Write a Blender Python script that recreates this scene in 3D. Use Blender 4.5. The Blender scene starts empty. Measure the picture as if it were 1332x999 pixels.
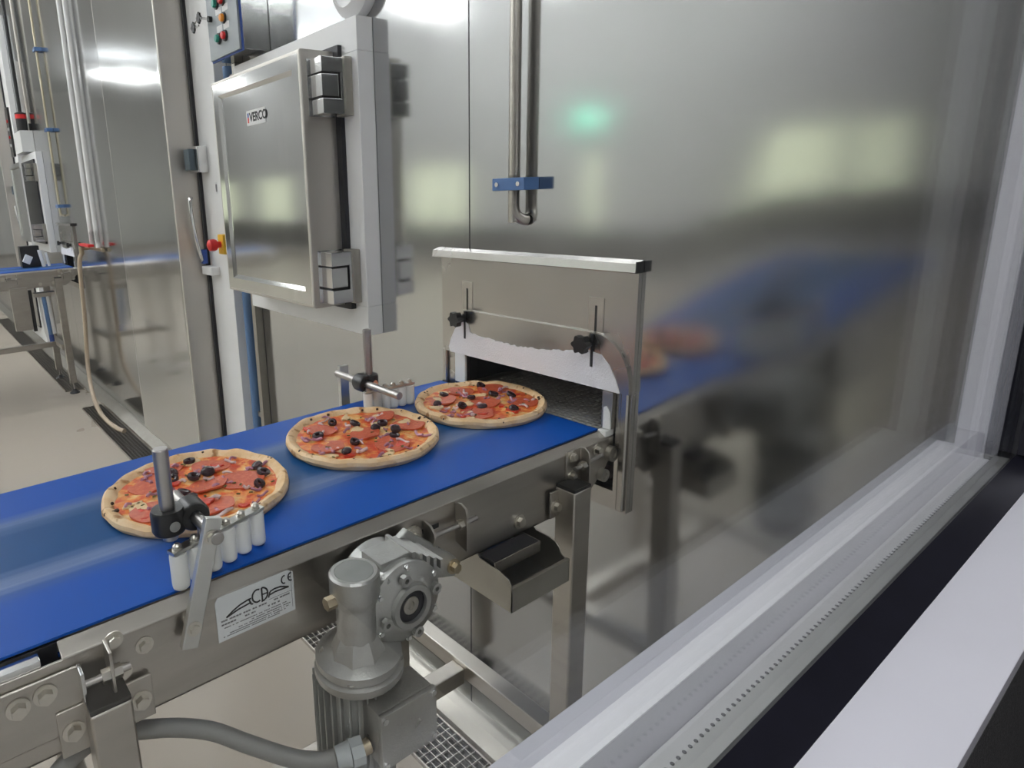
import bpy, bmesh, math, random
from mathutils import Vector, Matrix, noise
random.seed(7)
SC = bpy.context.scene
COL = SC.collection
PI = math.pi

# ------------------------------------------------------------------ camera, world, light, exposure
CAM_H = 1.48
cd = bpy.data.cameras.new('camera'); cam = bpy.data.objects.new('camera', cd); COL.objects.link(cam)
cd.sensor_width = 36.0; cd.sensor_fit = 'HORIZONTAL'
cd.lens = 22.8366; cd.shift_x = 0.13225; cd.shift_y = -0.03344
cd.clip_start = 0.005; cd.clip_end = 200
R3 = Matrix(((0.807619, 0.167897, -0.565298), (-0.588507, 0.168414, -0.790757), (-0.037562, 0.971312, 0.234823)))
cam.matrix_world = Matrix.Translation((0, 0, CAM_H)) @ R3.to_4x4()
SC.camera = cam
world = bpy.data.worlds.new('world'); SC.world = world; world.use_nodes = True
world.node_tree.nodes['Background'].inputs[0].default_value = (0.75, 0.85, 1.0, 1)
world.node_tree.nodes['Background'].inputs[1].default_value = 0.3
LAMP_STRENGTH = 23.0
FILL_STRENGTH = 11.5
WINDOW_STRENGTH = 1.05
SC.view_settings.view_transform = 'Standard'; SC.view_settings.look = 'None'
SC.view_settings.gamma = 1.0; SC.view_settings.use_curve_mapping = False
SC.view_settings.exposure = 0.54
SC.cycles.use_denoising = True
SC.cycles.max_bounces = 10; SC.cycles.transparent_max_bounces = 16
SC.cycles.sample_clamp_indirect = 6.0
SC.cycles.caustics_reflective = True

# ------------------------------------------------------------------ materials
def newmat(name):
    m = bpy.data.materials.new(name); m.use_nodes = True
    return m, m.node_tree, m.node_tree.nodes['Principled BSDF']
def ramp(nt, fac, stops):
    r = nt.nodes.new('ShaderNodeValToRGB')
    while len(r.color_ramp.elements) < len(stops): r.color_ramp.elements.new(0.5)
    for e, (p, c) in zip(r.color_ramp.elements, stops):
        e.position = p; e.color = (c[0], c[1], c[2], 1)
    nt.links.new(fac, r.inputs[0]); return r.outputs[0]
def coords(nt, scale=(1, 1, 1), loc=(0, 0, 0)):
    t = nt.nodes.new('ShaderNodeTexCoord'); mp = nt.nodes.new('ShaderNodeMapping')
    mp.inputs['Scale'].default_value = scale; mp.inputs['Location'].default_value = loc
    nt.links.new(t.outputs['Object'], mp.inputs['Vector']); return mp.outputs[0]
def noise_tex(nt, vec, scale, detail=4, rough=0.55):
    n = nt.nodes.new('ShaderNodeTexNoise'); n.inputs['Scale'].default_value = scale
    n.inputs['Detail'].default_value = detail; n.inputs['Roughness'].default_value = rough
    nt.links.new(vec, n.inputs['Vector']); return n.outputs['Fac']
def bump(nt, p, h, strength, dist):
    b = nt.nodes.new('ShaderNodeBump'); b.inputs['Strength'].default_value = strength; b.inputs['Distance'].default_value = dist
    nt.links.new(h, b.inputs['Height']); nt.links.new(b.outputs[0], p.inputs['Normal'])
def simple(name, col, rough=0.5, metal=0.0, var=0.08, nscale=12.0, bmp=0.0, bscale=80.0, stretch=(1, 1, 1), rvar=0.0, spec=None, coat=0.0):
    """one colour with slight procedural variation, optional grain relief"""
    m, nt, p = newmat(name)
    v = coords(nt, stretch); f = noise_tex(nt, v, nscale)
    a = [max(0, c * (1 - var)) for c in col]; b = [min(1, c * (1 + var)) for c in col]
    nt.links.new(ramp(nt, f, [(0.3, a), (0.7, b)]), p.inputs['Base Color'])
    p.inputs['Roughness'].default_value = rough; p.inputs['Metallic'].default_value = metal
    if rvar:
        mr = nt.nodes.new('ShaderNodeMapRange'); mr.inputs[3].default_value = rough - rvar; mr.inputs[4].default_value = rough + rvar
        mr.inputs[1].default_value = 0.3; mr.inputs[2].default_value = 0.7
        nt.links.new(f, mr.inputs[0]); nt.links.new(mr.outputs[0], p.inputs['Roughness'])
    if bmp: bump(nt, p, noise_tex(nt, v, bscale, 5), bmp, 0.01)
    if spec is not None: p.inputs['Specular IOR Level'].default_value = spec
    if coat: p.inputs['Coat Weight'].default_value = coat
    return m
def emission(name, col, s):
    m, nt, p = newmat(name)
    p.inputs['Base Color'].default_value = (*col, 1); p.inputs['Emission Color'].default_value = (*col, 1)
    p.inputs['Emission Strength'].default_value = s; return m

M = {}
M['wall_steel'] = simple('wall_steel', (0.51, 0.515, 0.515), 0.125, 1.0, 0.03, 1.6, 0.14, 1.0, rvar=0.025)
M['door_steel'] = simple('door_steel', (0.60, 0.605, 0.60), 0.11, 1.0, 0.04, 3.0, 0.04, 3.0, rvar=0.02)
M['edge_steel'] = simple('edge_steel', (0.62, 0.59, 0.55), 0.46, 1.0, 0.05, 5.0, rvar=0.04)
M['hood_steel'] = simple('hood_steel', (0.48, 0.46, 0.435), 0.25, 1.0, 0.06, 6.0, 0.04, 6.0, rvar=0.04)
M['frame_steel'] = simple('frame_steel', (0.49, 0.46, 0.42), 0.34, 1.0, 0.07, 9.0, 0.03, 40.0, (1, 1, 6), rvar=0.05)
M['dull_steel'] = simple('dull_steel', (0.44, 0.42, 0.38), 0.42, 1.0, 0.1, 14.0, rvar=0.05)
M['chrome'] = simple('chrome', (0.72, 0.72, 0.72), 0.14, 1.0, 0.03)
M['bolt_steel'] = simple('bolt_steel', (0.66, 0.63, 0.57), 0.28, 1.0, 0.06, 60)
M['warm_steel'] = simple('warm_steel', (0.62, 0.56, 0.42), 0.3, 1.0, 0.05, 40)
M['brass'] = simple('brass', (0.50, 0.42, 0.30), 0.35, 1.0, 0.06, 60)
M['rod_steel'] = simple('rod_steel', (0.43, 0.41, 0.395), 0.34, 1.0, 0.05, 30)
M['cast'] = simple('cast', (0.43, 0.43, 0.415), 0.33, 0.85, 0.10, 30.0, 0.15, 300.0, rvar=0.06)
M['cast_dark'] = simple('cast_dark', (0.33, 0.34, 0.33), 0.5, 0.6, 0.12, 30.0, 0.12, 200.0)
M['white_paint'] = simple('white_paint', (0.87, 0.87, 0.875), 0.38, 0, 0.02, 4)
M['frame_white'] = simple('frame_white', (0.83, 0.83, 0.88), 0.42, 0, 0.015, 10)
M['pom'] = simple('pom', (0.82, 0.82, 0.80), 0.35, 0, 0.03, 20)
M['frost'] = simple('frost', (0.86, 0.84, 0.86), 0.7, 0, 0.03, 40, 0.3, 250)
M['black_rubber'] = simple('black_rubber', (0.012, 0.012, 0.016), 0.45, 0, 0.2, 40)
M['gasket'] = simple('gasket', (0.008, 0.008, 0.014), 0.35, 0, 0.2, 40)
M['black_plastic'] = simple('black_plastic', (0.012, 0.012, 0.013), 0.30, 0, 0.2, 40, 0.05, 300)
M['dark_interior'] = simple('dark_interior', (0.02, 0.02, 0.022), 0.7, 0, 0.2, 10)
M['blue_plastic'] = simple('blue_plastic', (0.07, 0.16, 0.36), 0.4, 0, 0.06, 30)
M['blue_conduit'] = simple('blue_conduit', (0.10, 0.19, 0.36), 0.45, 0, 0.06, 30)
M['seal_blue'] = simple('seal_blue', (0.03, 0.08, 0.34), 0.4, 0, 0.06, 30)
M['panel_grey'] = simple('panel_grey', (0.33, 0.36, 0.38), 0.45, 0, 0.04, 30)
M['panel_dark'] = simple('panel_dark', (0.10, 0.135, 0.16), 0.35, 0.3, 0.05, 30)
M['red'] = simple('red', (0.72, 0.02, 0.02), 0.35, 0, 0.04)
M['green'] = simple('green', (0.02, 0.30, 0.22), 0.35, 0, 0.04)
M['orange'] = simple('orange', (0.9, 0.32, 0.02), 0.35, 0, 0.04)
M['yellow'] = simple('yellow', (0.85, 0.50, 0.02), 0.4, 0, 0.04)
M['cable_grey'] = simple('cable_grey', (0.22, 0.22, 0.215), 0.45, 0, 0.05, 40)
M['gland_grey'] = simple('gland_grey', (0.42, 0.45, 0.46), 0.45, 0, 0.04, 40)
M['hose_beige'] = simple('hose_beige', (0.50, 0.40, 0.30), 0.45, 0, 0.06, 20)
M['floor'] = simple('floor', (0.465, 0.410, 0.345), 0.32, 0, 0.035, 1.4, 0.02, 60, rvar=0.06)
M['ceiling'] = simple('ceiling', (0.78, 0.81, 0.85), 0.7, 0, 0.02, 2)
M['hall_wall'] = simple('hall_wall', (0.74, 0.74, 0.73), 0.6, 0, 0.03, 2)
M['wainscot'] = simple('wainscot', (0.20, 0.195, 0.185), 0.5, 0, 0.1, 2)
M['corridor_wall'] = simple('corridor_wall', (0.045, 0.045, 0.048), 0.7, 0, 0.05, 3)
M['cladding'] = simple('cladding', (0.045, 0.045, 0.047), 0.8, 0, 0.45, 420, 0.4, 500)
M['paper'] = simple('paper', (0.70, 0.72, 0.73), 0.4, 0, 0.02, 30)
M['label_white'] = simple('label_white', (0.80, 0.80, 0.80), 0.4, 0, 0.02, 30)
M['ink'] = simple('ink', (0.012, 0.012, 0.014), 0.5, 0, 0.05)
M['ink_grey'] = simple('ink_grey', (0.14, 0.14, 0.15), 0.5, 0, 0.05)
M['lamp'] = emission('lamp', (0.98, 0.985, 1.0), LAMP_STRENGTH)
M['lamp_fill'] = emission('lamp_fill', (0.97, 0.97, 1.0), FILL_STRENGTH)
M['pane_green'] = emission('pane_green', (0.80, 0.85, 0.63), WINDOW_STRENGTH)
M['exit_green'] = emission('exit_green', (0.10, 0.95, 0.60), 2.2)
M['exit_white'] = emission('exit_white', (0.85, 1.0, 0.92), 2.6)
M['aluminium'] = simple('aluminium', (0.62, 0.62, 0.60), 0.30, 1.0, 0.03, 40)
M['spacer_silver'] = simple('spacer_silver', (0.72, 0.73, 0.72), 0.42, 0.35, 0.03, 40)
M['hole_dark'] = simple('hole_dark', (0.12, 0.12, 0.12), 0.6, 0.5, 0.05)
M['white_dimmed'] = simple('white_dimmed', (0.54, 0.54, 0.585), 0.45, 0, 0.015, 10)  # frame white darkened to offset the strong corridor lamp
M['frame_grey'] = simple('frame_grey', (0.50, 0.50, 0.56), 0.45, 0, 0.02, 10)
M['mesh_wire'] = simple('mesh_wire', (0.62, 0.61, 0.58), 0.38, 0.5, 0.05)
M['residue'] = simple('residue', (0.035, 0.018, 0.015), 0.8, 0, 0.5, 60, 0.5, 60)
M['char'] = simple('char', (0.055, 0.024, 0.012), 0.7, 0, 0.3, 90)
M['olive'] = simple('olive', (0.040, 0.020, 0.026), 0.22, 0, 0.4, 60)
M['onion'] = simple('onion', (0.44, 0.20, 0.29), 0.35, 0, 0.25, 70)
M['onion_pale'] = simple('onion_pale', (0.70, 0.55, 0.55), 0.35, 0, 0.2, 70)
M['tomato'] = simple('tomato', (0.60, 0.045, 0.018), 0.3, 0, 0.25, 60, 0.3, 90)
M['cheese_pale'] = simple('cheese_pale', (0.82, 0.60, 0.34), 0.35, 0, 0.16, 70, 0.3, 120)
M['basil'] = simple('basil', (0.10, 0.10, 0.02), 0.6, 0, 0.3, 60)

# thin clear pane: Schlick reflection mixed with straight transmission
m, nt, p = newmat('glass'); nt.nodes.remove(p)
geo = nt.nodes.new('ShaderNodeNewGeometry'); dot = nt.nodes.new('ShaderNodeVectorMath'); dot.operation = 'DOT_PRODUCT'
nt.links.new(geo.outputs['Incoming'], dot.inputs[0]); nt.links.new(geo.outputs['Normal'], dot.inputs[1])
def mth(op, a, b=None):
    n = nt.nodes.new('ShaderNodeMath'); n.operation = op
    for i, x in enumerate((a, b)):
        if x is None: continue
        if isinstance(x, (int, float)): n.inputs[i].default_value = x
        else: nt.links.new(x, n.inputs[i])
    return n.outputs[0]
c_ = mth('ABSOLUTE', dot.outputs['Value']); o_ = mth('SUBTRACT', 1.0, c_); f5 = mth('POWER', o_, 5.0)
fr = mth('ADD', mth('MULTIPLY', f5, 0.96), 0.04)
tr = nt.nodes.new('ShaderNodeBsdfTransparent'); tr.inputs[0].default_value = (0.985, 0.99, 0.985, 1)
gl = nt.nodes.new('ShaderNodeBsdfGlossy'); gl.inputs['Roughness'].default_value = 0.02
mx = nt.nodes.new('ShaderNodeMixShader'); nt.links.new(fr, mx.inputs[0]); nt.links.new(tr.outputs[0], mx.inputs[1]); nt.links.new(gl.outputs[0], mx.inputs[2])
nt.links.new(mx.outputs[0], nt.nodes['Material Output'].inputs[0]); M['glass'] = m

# blue belt: fabric-matt blue with dusty lanes along the running direction
m, nt, p = newmat('belt_blue')
t = nt.nodes.new('ShaderNodeTexCoord'); sep = nt.nodes.new('ShaderNodeSeparateXYZ'); nt.links.new(t.outputs['Object'], sep.inputs[0])
stretch = coords(nt, (0.6, 30, 1)); nz = noise_tex(nt, stretch, 3.0, 5, 0.6)
wob = mth('ADD', sep.outputs['Y'], mth('MULTIPLY', mth('SUBTRACT', nz, 0.5), 0.035))
lane = nt.nodes.new('ShaderNodeMapRange'); lane.inputs[1].default_value = -0.24; lane.inputs[2].default_value = 0.24
nt.links.new(wob, lane.inputs[0])
B0 = (0.001, 0.080, 0.42); T0 = (0.005, 0.072, 0.23); D0 = (0.16, 0.23, 0.42)
lanes = ramp(nt, lane.outputs[0], [(0.22, B0), (0.275, (0.03, 0.10, 0.34)), (0.315, D0), (0.355, (0.10, 0.17, 0.35)), (0.41, T0), (0.62, T0), (0.675, (0.04, 0.11, 0.27)), (0.715, (0.10, 0.17, 0.36)), (0.785, B0)])
nt.links.new(lanes, p.inputs['Base Color']); p.inputs['Roughness'].default_value = 0.45; p.inputs['Specular IOR Level'].default_value = 0.22
M['belt_blue'] = m

# pizza crust, cheese and salami
m, nt, p = newmat('crust')
v = coords(nt); n1 = noise_tex(nt, v, 28, 5, 0.6)
base = ramp(nt, n1, [(0.30, (0.76, 0.46, 0.21)), (0.50, (0.88, 0.61, 0.35)), (0.70, (0.92, 0.71, 0.46))])
n2 = noise_tex(nt, coords(nt, loc=(3, 1, 7)), 46, 2, 0.5)
msk = ramp(nt, n2, [(0.60, (0, 0, 0)), (0.70, (1, 1, 1))])
mix = nt.nodes.new('ShaderNodeMixRGB'); nt.links.new(msk, mix.inputs[0]); nt.links.new(base, mix.inputs[1]); mix.inputs[2].default_value = (0.42, 0.20, 0.07, 1)
nt.links.new(mix.outputs[0], p.inputs['Base Color']); p.inputs['Roughness'].default_value = 0.62
bump(nt, p, noise_tex(nt, v, 60, 4), 0.35, 0.004); M['crust'] = m
m, nt, p = newmat('cheese')
v = coords(nt); n1 = noise_tex(nt, v, 34, 6, 0.62)
col = ramp(nt, n1, [(0.30, (0.55, 0.035, 0.012)), (0.45, (0.70, 0.09, 0.02)), (0.52, (0.84, 0.27, 0.05)), (0.60, (0.90, 0.50, 0.17)), (0.70, (0.88, 0.68, 0.40))])
nt.links.new(col, p.inputs['Base Color']); p.inputs['Roughness'].default_value = 0.36
bump(nt, p, n1, 0.6, 0.006); M['cheese'] = m
m, nt, p = newmat('salami')
v = coords(nt); n1 = noise_tex(nt, v, 160, 3, 0.7)
nt.links.new(ramp(nt, n1, [(0.35, (0.52, 0.075, 0.03)), (0.60, (0.64, 0.135, 0.06)), (0.75, (0.72, 0.28, 0.17))]), p.inputs['Base Color'])
p.inputs['Roughness'].default_value = 0.35; bump(nt, p, n1, 0.2, 0.002); M['salami'] = m

# ------------------------------------------------------------------ mesh helpers
class MB:
    """collects shapes in world coordinates; build() links them as one mesh object"""
    def __init__(s): s.bm = bmesh.new()
    def box(s, x0, x1, y0, y1, z0, z1, bev=0.0, rot=None, piv=None):
        g = bmesh.ops.create_cube(s.bm, size=1.0); vs = g['verts']
        bmesh.ops.scale(s.bm, vec=(abs(x1 - x0), abs(y1 - y0), abs(z1 - z0)), verts=vs)
        if bev:
            es = list({e for v in vs for e in v.link_edges})
            r = bmesh.ops.bevel(s.bm, geom=es, offset=bev, segments=2, profile=0.6, affect='EDGES')
            vs = list({v for f in r['faces'] for v in f.verts} | {v for v in vs if v.is_valid})
        c = Vector(((x0 + x1) / 2, (y0 + y1) / 2, (z0 + z1) / 2))
        bmesh.ops.translate(s.bm, vec=c, verts=vs)
        if rot is not None: bmesh.ops.rotate(s.bm, cent=piv or c, matrix=rot, verts=vs)
        return s
    def cyl(s, p0, p1, r0, r1=None, n=20, caps=True):
        p0 = Vector(p0); p1 = Vector(p1); d = p1 - p0
        g = bmesh.ops.create_cone(s.bm, cap_ends=caps, segments=n, radius1=r0, radius2=r0 if r1 is None else r1, depth=d.length)
        q = Vector((0, 0, 1)).rotation_difference(d.normalized()).to_matrix().to_4x4()
        bmesh.ops.transform(s.bm, matrix=Matrix.Translation((p0 + p1) / 2) @ q, verts=g['verts']); return s
    def hexbolt(s, p, ax, r, h):
        """hexagon head with a washer; ax points out of the surface"""
        p = Vector(p); ax = Vector(ax).normalized()
        s.cyl(p, p + ax * h * 0.22, r * 1.45, n=20); s.cyl(p + ax * h * 0.22, p + ax * h, r, r * 0.94, n=6); return s
    def ring(s, c, ax, ro, ri, h, n=32):
        c = Vector(c); ax = Vector(ax).normalized(); q = Vector((0, 0, 1)).rotation_difference(ax).to_matrix()
        V = []
        for r, z in ((ro, 0), (ro, h), (ri, h), (ri, 0)):
            V.append([s.bm.verts.new(c + q @ Vector((r * math.cos(2 * PI * i / n), r * math.sin(2 * PI * i / n), z))) for i in range(n)])
        for k in range(4):
            a = V[k]; b = V[(k + 1) % 4]
            for i in range(n):
                j = (i + 1) % n; s.bm.faces.new((a[i], a[j], b[j], b[i]))
        return s
    def lathe(s, c, ax, prof, n=32):
        c = Vector(c); q = Vector((0, 0, 1)).rotation_difference(Vector(ax).normalized()).to_matrix(); V = []
        for r, z in prof:
            if r < 1e-6: V.append([s.bm.verts.new(c + q @ Vector((0, 0, z)))])
            else: V.append([s.bm.verts.new(c + q @ Vector((r * math.cos(2 * PI * i / n), r * math.sin(2 * PI * i / n), z))) for i in range(n)])
        for a, b in zip(V, V[1:]):
            for i in range(n):
                j = (i + 1) % n
                if len(a) == 1 and len(b) == 1: continue
                if len(a) == 1: s.bm.faces.new((a[0], b[i], b[j]))
                elif len(b) == 1: s.bm.faces.new((a[i], a[j], b[0]))
                else: s.bm.faces.new((a[i], a[j], b[j], b[i]))
        return s
    def tube(s, pts, r, n=12, smooth=6):
        pts = [Vector(q) for q in pts]
        if smooth and len(pts) > 2:
            out = []
            for i in range(len(pts) - 1):
                a = pts[max(0, i - 1)]; b = pts[i]; c = pts[i + 1]; d = pts[min(len(pts) - 1, i + 2)]
                for k in range(smooth):
                    u = k / smooth
                    out.append(0.5 * ((2 * b) + (c - a) * u + (2 * a - 5 * b + 4 * c - d) * u * u + (3 * b - a - 3 * c + d) * u ** 3))
            pts = out + [pts[-1]]
        rings = []; up = None
        for i, q in enumerate(pts):
            t_ = (pts[min(i + 1, len(pts) - 1)] - pts[max(i - 1, 0)]).normalized()
            if up is None: up = t_.orthogonal().normalized()
            up = (up - t_ * up.dot(t_)).normalized(); w = t_.cross(up)
            rings.append([s.bm.verts.new(q + up * r * math.cos(2 * PI * k / n) + w * r * math.sin(2 * PI * k / n)) for k in range(n)])
        for a, b in zip(rings, rings[1:]):
            for k in range(n): s.bm.faces.new((a[k], a[(k + 1) % n], b[(k + 1) % n], b[k]))
        s.bm.faces.new(rings[0][::-1]); s.bm.faces.new(rings[-1]); return s
    def prism(s, poly, axis, d0, d1):
        """extrude a 2D outline along an axis: 'x' -> (y,z), 'y' -> (x,z), 'z' -> (x,y)"""
        def P(a, b, d): return {'x': (d, a, b), 'y': (a, d, b), 'z': (a, b, d)}[axis]
        A = [s.bm.verts.new(P(a, b, d0)) for a, b in poly]; B = [s.bm.verts.new(P(a, b, d1)) for a, b in poly]
        s.bm.faces.new(A[::-1]); s.bm.faces.new(B); n = len(poly)
        for i in range(n):
            j = (i + 1) % n; s.bm.faces.new((A[i], A[j], B[j], B[i]))
        return s
    def build(s, name, mat, parent=None, smooth=True, bev=0.0):
        bmesh.ops.recalc_face_normals(s.bm, faces=s.bm.faces)
        off = Vector((0, 0, 0)); q = parent
        while q is not None: off += q.location; q = q.parent
        bmesh.ops.translate(s.bm, vec=-off, verts=s.bm.verts)
        me = bpy.data.meshes.new(name); s.bm.to_mesh(me); s.bm.free()
        mat = M[mat] if isinstance(mat, str) else mat
        me.materials.append(mat)
        if smooth:
            for f in me.polygons: f.use_smooth = True
            me.set_sharp_from_angle(angle=math.radians(35))
        o = bpy.data.objects.new(name, me); COL.objects.link(o)
        if parent is not None: o.parent = parent
        if bev:
            bm_ = o.modifiers.new('bevel', 'BEVEL'); bm_.width = bev; bm_.segments = 2; bm_.limit_method = 'ANGLE'; bm_.angle_limit = math.radians(40)
        if smooth:
            wn_ = o.modifiers.new('weighted', 'WEIGHTED_NORMAL'); wn_.keep_sharp = True; wn_.weight = 100
        return o
def B(*a, **k): return MB().box(*a, **k)
def C(*a, **k): return MB().cyl(*a, **k)
def thing(name, label, cat, loc, group=None):
    o = bpy.data.objects.new(name, None); COL.objects.link(o); o.location = loc; o.empty_display_size = 0.05
    o['label'] = label; o['category'] = cat
    if group: o['group'] = group
    return o
def struct(name, loc=(0, 0, 0)):
    o = bpy.data.objects.new(name, None); COL.objects.link(o); o.location = loc; o['kind'] = 'structure'; return o
def S(o): o['kind'] = 'structure'; return o
def origin(o):
    """move the origin of a parentless mesh to its base centre"""
    me = o.data; xs = [v.co for v in me.vertices]
    c = Vector(((min(v.x for v in xs) + max(v.x for v in xs)) / 2, (min(v.y for v in xs) + max(v.y for v in xs)) / 2, min(v.z for v in xs)))
    me.transform(Matrix.Translation(-c)); o.location = c; return o
def tag(o, label, cat, group=None):
    o['label'] = label; o['category'] = cat
    if group: o['group'] = group
    return o
def copy_tree(o, parent=None, dloc=(0, 0, 0)):
    c = o.copy(); COL.objects.link(c); c.parent = parent
    if parent is None: c.location = o.location + Vector(dloc)
    for ch in list(o.children): copy_tree(ch, c)
    return c
def glyphs(txt, size, mat, parent, origin_, xdir, ydir, name='lettering', bold=0.0, align='LEFT'):
    """flat lettering; origin_ in world coordinates, xdir/ydir span the surface"""
    cu = bpy.data.curves.new(name, 'FONT'); cu.body = txt; cu.size = size; cu.extrude = 0.0002; cu.offset = bold; cu.align_x = align
    cu.materials.append(M[mat]); o = bpy.data.objects.new(name, cu); COL.objects.link(o)
    x = Vector(xdir).normalized(); y = Vector(ydir).normalized(); z = x.cross(y)
    off = Vector((0, 0, 0)); q = parent
    while q is not None: off += q.location; q = q.parent
    o.parent = parent
    o.matrix_local = Matrix.Translation(Vector(origin_) - off) @ Matrix((x, y, z)).transposed().to_4x4()
    return o

# ------------------------------------------------------------------ the hall
WX = 1.11                      # face of the freezer wall
DY = 4.83                      # spacing between the two freezer lines
HALL_X0, HALL_Y1, HALL_Z = -7.0, 24.0, 5.0
S(B(HALL_X0 - .1, 2.0, -2.0, HALL_Y1 + .1, -0.1, 0.0).build('floor', 'floor'))
S(B(HALL_X0 - .1, 2.0, -2.0, HALL_Y1 + .1, HALL_Z, HALL_Z + .1).build('ceiling', 'ceiling'))
wf = struct('wall_front', (WX, 0, 0))
HY0, HY1, HZ0, HZ1 = 0.716, 1.172, 0.862, 1.125      # feed opening
def steel_panel(y0, y1, hole=None):
    b = MB(); z1 = HALL_Z
    if hole:
        a0 = max(y0, hole[0]); a1 = min(y1, hole[1])
        if a0 > y0: b.box(WX, WX + .02, y0, a0, 0, z1)
        if a1 < y1: b.box(WX, WX + .02, a1, y1, 0, z1)
        b.box(WX, WX + .02, a0, a1, 0, HZ0); b.box(WX, WX + .02, a0, a1, HZ1, z1)
    else: b.box(WX, WX + .02, y0, y1, 0, z1)
    return b.build('panel', 'wall_steel', wf)
def bow(y, z):
    # the sheet right of the hood is slightly dented: it leans back by about two degrees at belt height
    f = max(0.0, min(1.0, (0.690 - y) / 0.28)); f = f * f * (3 - 2 * f)
    P_ = ((0.0, 0), (.15, 0), (.48, -.0085), (1.20, .0095), (1.56, 0), (9, 0))
    for (a, p), (b_, q) in zip(P_, P_[1:]):
        if a <= z <= b_:
            u_ = (z - a) / (b_ - a)
            return f * (p + (q - p) * (u_ if (a == .48) else u_ * u_ * (3 - 2 * u_)))
    return 0.0
pm = MB(); ys = [0.156 + (HY0 - 0.156) * i / 24 for i in range(25)] + [.80, .90, 1.0, 1.148]; zs = sorted([0, .08] + [.15 + .05 * i for i in range(38)] + [HZ0, HZ1] + [2.6, 3.4, HALL_Z])
G0 = [[pm.bm.verts.new((WX + bow(y, z), y, z)) for z in zs] for y in ys]
for i in range(len(ys) - 1):
    for j in range(len(zs) - 1):
        if ys[i] >= HY0 - 1e-6 and zs[j] >= HZ0 - 1e-6 and zs[j + 1] <= HZ1 + 1e-6: continue
        pm.bm.faces.new((G0[i][j], G0[i][j + 1], G0[i + 1][j + 1], G0[i + 1][j]))
o = pm.build('panel', 'wall_steel', wf)
if sum(f_.normal.x for f_ in o.data.polygons) > 0: o.data.flip_normals()
so = o.modifiers.new('thickness', 'SOLIDIFY'); so.thickness = .004; so.offset = -1; so.use_rim = False
for f_ in o.data.polygons: f_.use_smooth = True
o.modifiers.remove(o.modifiers['weighted'])
steel_panel(1.1515, 2.31, (HY0, HY1)); steel_panel(2.3135, 4.08); steel_panel(4.0835, 5.9785, (HY0 + DY, HY1 + DY))
steel_panel(5.982, 7.14); steel_panel(7.1435, 9.13); steel_panel(9.1335, 11.2); steel_panel(11.2035, HALL_Y1)
for q in (1.148, 2.31, 4.08, 5.9785, 7.14, 9.13, 11.2):
    if q == 1.148: MB().box(WX - .0004, WX + .004, q, q + .0035, 0, HZ0).box(WX - .0004, WX + .004, q, q + .0035, HZ1, HALL_Z).build('joint_sealant', 'gasket', wf)
    else: B(WX + .0008, WX + .004, q, q + .0035, 0, HALL_Z).build('joint_sealant', 'gasket', wf)
bk = MB()
for a, c in ((0.70, HY0), (HY1, HY0 + DY), (HY1 + DY, HALL_Y1)): bk.box(WX + .021, WX + .05, a, c, 0, HALL_Z)
for d in (0, DY): bk.box(WX + .021, WX + .05, HY0 + d, HY1 + d, 0, HZ0); bk.box(WX + .021, WX + .05, HY0 + d, HY1 + d, HZ1, HALL_Z)
bk.build('backing', 'dark_interior', wf)
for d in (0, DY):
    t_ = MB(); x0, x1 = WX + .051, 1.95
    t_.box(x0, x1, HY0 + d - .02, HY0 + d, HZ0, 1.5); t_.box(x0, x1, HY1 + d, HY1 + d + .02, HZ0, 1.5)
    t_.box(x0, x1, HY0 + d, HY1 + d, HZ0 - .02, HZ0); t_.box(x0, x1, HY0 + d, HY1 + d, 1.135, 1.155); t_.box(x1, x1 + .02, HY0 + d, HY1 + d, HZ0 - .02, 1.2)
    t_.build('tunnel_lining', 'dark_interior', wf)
S(MB().prism([(WX - .075, 0), (WX, 0), (WX, .045), (WX - .02, .043), (WX - .07, .012)], 'y', 0.16, HALL_Y1).build('baseboard_front', 'dull_steel'))
wb = struct('wall_back', (HALL_X0, 0, 0))
WIN = [(2.55, 3.16), (3.24, 4.12), (6.54, 6.92), (9.65, 10.35), (10.45, 11.35), (16.2, 17.0), (17.1, 18.0), (20.0, 22.5)]
WZ0, WZ1 = 0.78, 2.03
b = MB(); yy = [0.1] + [v for w_ in WIN for v in w_] + [HALL_Y1]
for i in range(0, len(yy), 2): b.box(HALL_X0 - .1, HALL_X0, yy[i], yy[i + 1], WZ0, WZ1)
b.box(HALL_X0 - .1, HALL_X0, 0.1, HALL_Y1, WZ1, HALL_Z); b.box(HALL_X0 - .1, HALL_X0, 0.1, HALL_Y1, 0.0, WZ0)
b.build('plaster', 'hall_wall', wb)
B(HALL_X0, HALL_X0 + .02, 0.1, HALL_Y1, 0.12, WZ0 - .03).build('wainscot', 'wainscot', wb)
for i, (a, c) in enumerate(WIN):
    w_ = struct('window_%d' % (i + 2), (HALL_X0, (a + c) / 2, WZ0))
    B(HALL_X0 - .09, HALL_X0 - .07, a, c, WZ0, WZ1).build('pane', 'pane_green', w_)
    f_ = MB()
    for q in (a, c - .03): f_.box(HALL_X0 - .07, HALL_X0 + .012, q, q + .03, WZ0, WZ1)
    for q in (WZ0, WZ1 - .03): f_.box(HALL_X0 - .07, HALL_X0 + .012, a, c, q, q + .03)
    f_.build('window_frame', 'frame_grey', w_)
S(B(HALL_X0 - .1, WX + .1, HALL_Y1, HALL_Y1 + .1, 0, HALL_Z).build('wall_far', 'hall_wall'))
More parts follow.
